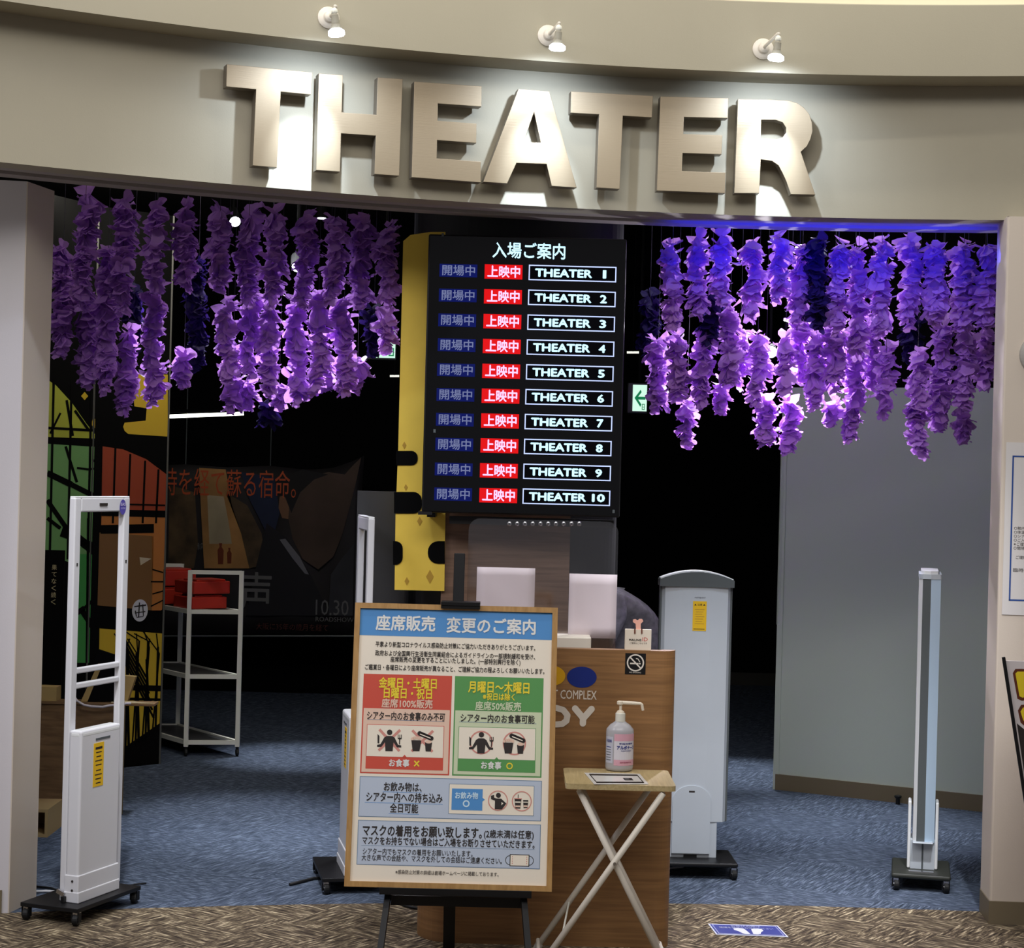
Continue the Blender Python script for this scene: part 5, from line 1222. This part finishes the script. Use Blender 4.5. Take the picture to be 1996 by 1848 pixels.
# film banner (plain generic artwork)
Yn = 11.9
t = thing('hanging_banner', 'dark hanging banner with orange Japanese headline and warm light wedge', 'banner', at(520, 1235, Yn))
def bn(x, y, l=0): return at(x, y, Yn - l)
xsB = [300 + 20.5 * i for i in range(21)]
def topy(x):
    pts = [(300, 908), (362, 905), (440, 911), (527, 908), (600, 916), (650, 912), (690, 898), (710, 888)]
    for (x0, y0), (x1, y1) in zip(pts, pts[1:]):
        if x <= x1: return y0 + (y1 - y0) * (x - x0) / (x1 - x0)
    return 888
g = G(); M_bn = mat('banner_dark_print', (30, 27, 30), .6, noise=(2.0, .3)); n = len(xsB); R_ = 8
vs = []
for i, x in enumerate(xsB):
    for j in range(R_ + 1):
        xx = x if x < 700 else x - 22 * (j / R_); vs.append(bn(xx, topy(x) + (1236 - topy(x)) * j / R_, .012 * math.sin(i * 1.1)))
g.add(vs, [(i * (R_ + 1) + j, i * (R_ + 1) + j + 1, (i + 1) * (R_ + 1) + j + 1, (i + 1) * (R_ + 1) + j) for i in range(n - 1) for j in range(R_)], M_bn)
o = build('cloth', g, t, smooth=True); md = o.modifiers.new('s', 'SOLIDIFY'); md.thickness = .002
g = G(); cc = lambda n_, c, ns=None: mat(n_, c, .7, noise=ns)
def bpoly(pts, m, l): g.poly([bn(x, y, .016 + l) for x, y in pts], m)
bpoly([(388, 912), (440, 915), (452, 985), (470, 1040), (486, 1108), (398, 1108), (392, 1000)], cc('art_amber', (176, 130, 74), (3, .35)), .001)
bpoly([(404, 965), (436, 968), (446, 1020), (452, 1060), (408, 1060)], cc('art_haze', (178, 164, 132), (4, .2)), .0015)
bpoly([(330, 945), (380, 960), (386, 1060), (378, 1108), (328, 1108)], cc('art_brown_houses', (84, 66, 42), (7, .6)), .001)
bpoly([(440, 960), (482, 985), (510, 1040), (520, 1100), (486, 1108), (470, 1040)], cc('art_brown_houses2', (78, 62, 42), (8, .6)), .001)
bpoly([(470, 920), (535, 930), (545, 1000), (530, 1060), (505, 1010), (482, 965)], cc('art_navy', (26, 38, 66), (4, .3)), .0008)
# plain soft head-and-shoulder shape in profile tone, featureless
bpoly([(560, 1000), (570, 955), (600, 930), (640, 920), (672, 925), (690, 905), (704, 892), (694, 940), (684, 980), (668, 1040), (650, 1085), (620, 1110), (590, 1090), (570, 1050)], cc('art_skin_shadow', (74, 58, 48), (2.5, .35)), .002)
bpoly([(545, 968), (556, 966), (564, 985), (562, 1012), (550, 1010), (543, 990)], cc('art_ear', (128, 92, 66)), .0024)
bpoly([(552, 930), (590, 915), (640, 925), (612, 935), (585, 960), (568, 1000), (556, 970), (545, 960)], cc('art_hair', (16, 15, 18)), .003)
bpoly([(520, 1020), (560, 1050), (600, 1110), (625, 1160), (640, 1200), (480, 1200), (500, 1100)], cc('art_coat', (24, 24, 30)), .0018)
bpoly([(545, 1052), (556, 1050), (584, 1085), (602, 1120), (594, 1118), (570, 1088)], cc('art_collar', (120, 120, 128)), .0026)
bpoly([(645, 1120), (665, 1090), (690, 1060), (688, 1200), (640, 1200)], cc('art_slate', (52, 54, 60), (3, .3)), .0012)
for x_, y_, s_ in ((430, 1070, 1.0), (447, 1076, .75)):
    bpoly([(x_ - 5 * s_, y_ + 30 * s_), (x_ - 6 * s_, y_ + 2 * s_), (x_ - 2 * s_, y_ - 4 * s_), (x_ - 3 * s_, y_ - 11 * s_), (x_ + 3 * s_, y_ - 11 * s_), (x_ + 2 * s_, y_ - 4 * s_), (x_ + 6 * s_, y_ + 3 * s_), (x_ + 5 * s_, y_ + 30 * s_)], cc('art_rust', (120, 52, 26)), .003)
P = Plane((0, Yn - .022, 0), (1, 0, 0), (0, 0, -1), g)
def btext(body, x0, x1, yc_, hpx, m, bold=0.0):
    a = at(x0, yc_, Yn); b = at(x1, yc_, Yn); P.text(body, a.x, b.x, -(a.z + b.z) / 2, hpx / 3600 * Yn, m, .001, bold)
M_ot = mat('headline_orange', (196, 84, 40), .6); M_gt = mat('faded_grey_print', (112, 112, 112), .6)
btext('時を経て蘇る宿命。', 318, 578, 943, 52, M_ot); btext('声', 468, 530, 1155, 74, M_gt, .01); btext('10.30', 616, 680, 1184, 30, M_gt); btext('ROADSHOW', 616, 690, 1207, 9, M_gt)
btext('俺の声', 386, 396, 1065, 14, M_gt); btext('大阪に35年の歳月を経て', 500, 640, 1222, 13, mat('dull_red_print', (84, 36, 26), .6))
build('artwork', g, t)
for x_, y0_ in ((362, 905), (527, 908)):
    g = G(); q = bn(x_, y0_); g.tube([q, Vector((q.x, q.y, 2.9))], .003, M_rim, 6); build('cord', g, t)
g = G(); a = bn(300, 1240); b = bn(690, 1240); g.tube([a, b], .006, M_rim, 8); build('bottom_rod', g, t)

# trolley
f1 = ground(362, 1474); f2 = ground(462, 1474); rv = Vector((-.41, .31 * 1.8, 0))
wT = f2 - f1; wT.z = 0; wT.y = 0
ztop = EYE + ray(422, 1112).z * f2.y
t = thing('trolley', 'white metal shelf trolley on casters holding red booster cushions', 'trolley', (f1 + f2) / 2 + rv / 2)
def post(p): 
    g = G(); g.bar(p + Vector((0, 0, .05)), p + Vector((0, 0, ztop)), .022, .022, M_steelw); build('post', g, t)
c4 = [f1, f2, f2 + rv, f1 + rv]
for p in c4:
    post(p); g = G(); g.lathe([(.016, -.008), (.020, -.005), (.020, .005), (.016, .008)], p + Vector((0, 0, .020)), M_rubber, 14, Vector((1, .3, 0))); g.tube([p + Vector((0, 0, .03)), p + Vector((0, 0, .055))], .008, M_bplastic, 8); build('caster', g, t)
zsh = [EYE + ray(420, y_).z * f2.y for y_ in (1192, 1318, 1446)]
def ring(z, h=.022):
    for a, b in zip(c4, c4[1:] + c4[:1]): 
        g = G(); g.bar(a + Vector((0, 0, z)), b + Vector((0, 0, z)), .018, h, M_steelw); build('rail', g, t)
g = G(); a, b = c4[0] + Vector((0, 0, ztop - .009)), c4[1] + Vector((0, 0, ztop - .009)); g.bar(a, b, .02, .02, M_steelw); build('top_rail', g, t)
g = G(); a, b = c4[2] + Vector((0, 0, ztop - .009)), c4[3] + Vector((0, 0, ztop - .009)); g.bar(a, b, .02, .02, M_steelw); build('top_rail', g, t)
for z in zsh:
    ring(z); g = G(); g.prism([p + Vector((0, 0, z - .004)) for p in c4], (0, 0, .008), mat('dark_mesh_shelf', (70, 72, 74), .5)); build('shelf', g, t)
zs0 = zsh[0] + .012
ex = Vector((1, 0, 0)); ey = rv.normalized()
def cushion(k, w_, l_, h_, off, along, z, label):
    c_ = f1 + wT / 2 + ex * off + rv * along; Rm = Matrix.Rotation(math.atan2(ey.y, ey.x) - PI / 2, 3, 'Z')
    g = G(); g.box((0, 0, h_ / 2), (w_, l_, h_), M_red); g.box((0, -l_ * .1, h_ + .004), (w_ * .8, l_ * .7, .012), M_red)
    tt = build('booster_cushion', g, bevel=.018, seg=4); tt.location = (c_.x, c_.y, z); tt.rotation_euler = (0, 0, math.atan2(ey.y, ey.x) - PI / 2 + k)
    tag(tt, label, 'cushion', 'red booster cushions on the trolley')
cushion(0.0, .20, .22, .062, .00, .24, zs0, 'lower red booster cushion at the front of the trolley shelf')
cushion(0.02, .21, .22, .066, .01, .24, zs0 + .077, 'upper red booster cushion at the front of the trolley shelf')
cushion(0.0, .20, .22, .082, -.01, .74, zs0, 'lower red booster cushion at the back of the trolley shelf')
cushion(-.02, .21, .22, .082, -.01, .74, zs0 + .097, 'upper red booster cushion at the back of the trolley shelf')

# wooden box table
b0 = ground(237, 1588); zt_ = EYE + ray(235, 1374).z * b0.y
XW = -2.9
t = thing('wooden_box_table', 'dark brown wooden box table with pale edge behind the left gate', 'table', (b0.x - .3, b0.y + .3, 0))
g = G(); g.box(((b0.x - .02 + XW) / 2, b0.y + .07, zt_ / 2), (b0.x - .02 - XW, .10, zt_ - .01), M_crate); build('body', g, t)
g = G(); g.box((b0.x - .012, b0.y + .01, zt_ / 2), (.024, .02, zt_), mat('pale_wood_edge', (150, 128, 90), .6)); build('edge_post', g, t)
g = G(); g.box(((b0.x + XW) / 2 + .06, b0.y + .06, zt_), (b0.x - XW + .13, .10, .010), M_crate); build('top', g, t, bevel=.001)
g = G(); g.prism([Vector((b0.x - .06, b0.y + .012, zt_ + .006)), Vector((b0.x + .118, b0.y + .02, zt_ + .006)), Vector((b0.x + .04, b0.y + .05, zt_ + .006)), Vector((b0.x - .06, b0.y + .08, zt_ + .006))], (0, 0, .003), mat('pale_table_edge', (196, 182, 150), .5)); build('flap', g, t)
# cardboard box flap and tablet on it
YK = b0.y + .07; q = at(250, 1345, YK)
g = G(); g.prism([at(x, y, YK) for x, y in ((234, 1372), (248, 1372), (264, 1324), (242, 1322))], (0, .04, 0), M_kraft); zz = min(p.z for p in g.v) - (zt_ + .0055); g.v = [p - Vector((0, 0, zz)) for p in g.v]
tag(build('cardboard_box', g), 'tilted kraft cardboard piece on the box table right of the gate', 'cardboard')
g = G(); g.prism([at(x, y, YK - .04) for x, y in ((160, 1374), (225, 1374), (244, 1290), (190, 1272))], (0, .02, 0), M_black); g2 = G(); g2.prism([at(x, y, YK - .045) for x, y in ((157, 1374), (170, 1374), (200, 1300), (191, 1300))], (0, .03, 0), M_kraft)
zz = min(p.z for p in g.v) - (zt_ + .0055)
t = thing('tilted_stand', 'black tilted board with kraft edge seen through the left gate', 'stand', (at(200, 1374, YK).x, YK, zt_))
g.v = [p - Vector((0, 0, zz)) for p in g.v]; build('board', g, t); g2.v = [p - Vector((0, 0, zz)) for p in g2.v]; build('kraft_edge', g2, t)
g = G(); a = at(100, 1338, YK + .1); g.box((a.x, b0.y + .06, zt_ + .0055 + .03), (.12, .08, .06), M_kraft); tag(build('cardboard_box', g), 'small kraft box on the table between column and gate', 'box')
# cable hanging over the box
Ycb = b0.y - .03
g = G(); g.tube([at(x, y, Ycb) for x, y in ((141, 1352), (150, 1366), (163, 1374), (178, 1377), (200, 1378), (215, 1375), (235, 1374), (247, 1371), (255, 1371))], .005, mat('white_cable', (214, 206, 214), .5), 8)
tag(build('white_cable', g, smooth=True), 'white cable draped across the edge of the box table', 'cable')
# little open crate on the floor
k0 = ground(72, 1632); k1 = ground(98, 1628)
t = thing('open_crate', 'small open wooden crate on the floor at the left column', 'crate', ((k0.x + k1.x) / 2 - .05, k0.y + .12, 0))
hk = EYE + ray(85, 1578).z * k0.y
x0_, x1_ = k1.x - .30, k1.x; y0_ = k0.y
for nm, c_, d_ in (('side_board', (x1_ - .006, y0_ + .12, hk / 2), (.012, .24, hk)), ('side_board', (x0_ + .006, y0_ + .12, hk / 2), (.012, .24, hk)), ('bottom_board', ((x0_ + x1_) / 2, y0_ + .12, .006), (x1_ - x0_ - .024, .24, .012)), ('top_board', ((x0_ + x1_) / 2, y0_ + .12, hk - .006), (x1_ - x0_ - .024, .24, .012)), ('back_board', ((x0_ + x1_) / 2, y0_ + .234, hk / 2), (x1_ - x0_ - .024, .012, hk - .024))):
    g = G(); g.box(c_, d_, mat('light_crate_wood', (176, 148, 100), .7)); build(nm, g, t)

# ================================================================= floor cables
def cable(pts, r, m, label, z=.006):
    g = G(); g.tube([ground(x, y, z) for x, y in pts], r, m, 8); tag(build('floor_cable', g, smooth=True), label, 'cable')
cable([(66, 1738), (90, 1737), (108, 1738), (122, 1748)], .0045, M_white, 'white cable on the carpet between left column and gate')
cable([(66, 1728), (100, 1731), (125, 1742)], .004, M_rubber, 'black cable on the carpet between left column and gate')
cable([(565, 1724), (590, 1718), (612, 1712), (640, 1712)], .006, M_rubber, 'black cable running from the centre gate base')
cable([(770, 1757), (790, 1766), (812, 1770), (830, 1768)], .005, M_rubber, 'black cable on the brown carpet left of the counter')
cable([(1290, 1694), (1310, 1692), (1330, 1690), (1345, 1682)], .004, M_white, 'white cable under the silver panel gate')
cable([(240, 1730), (262, 1724), (285, 1722)], .003, M_rubber, 'short black cable right of the left gate base')
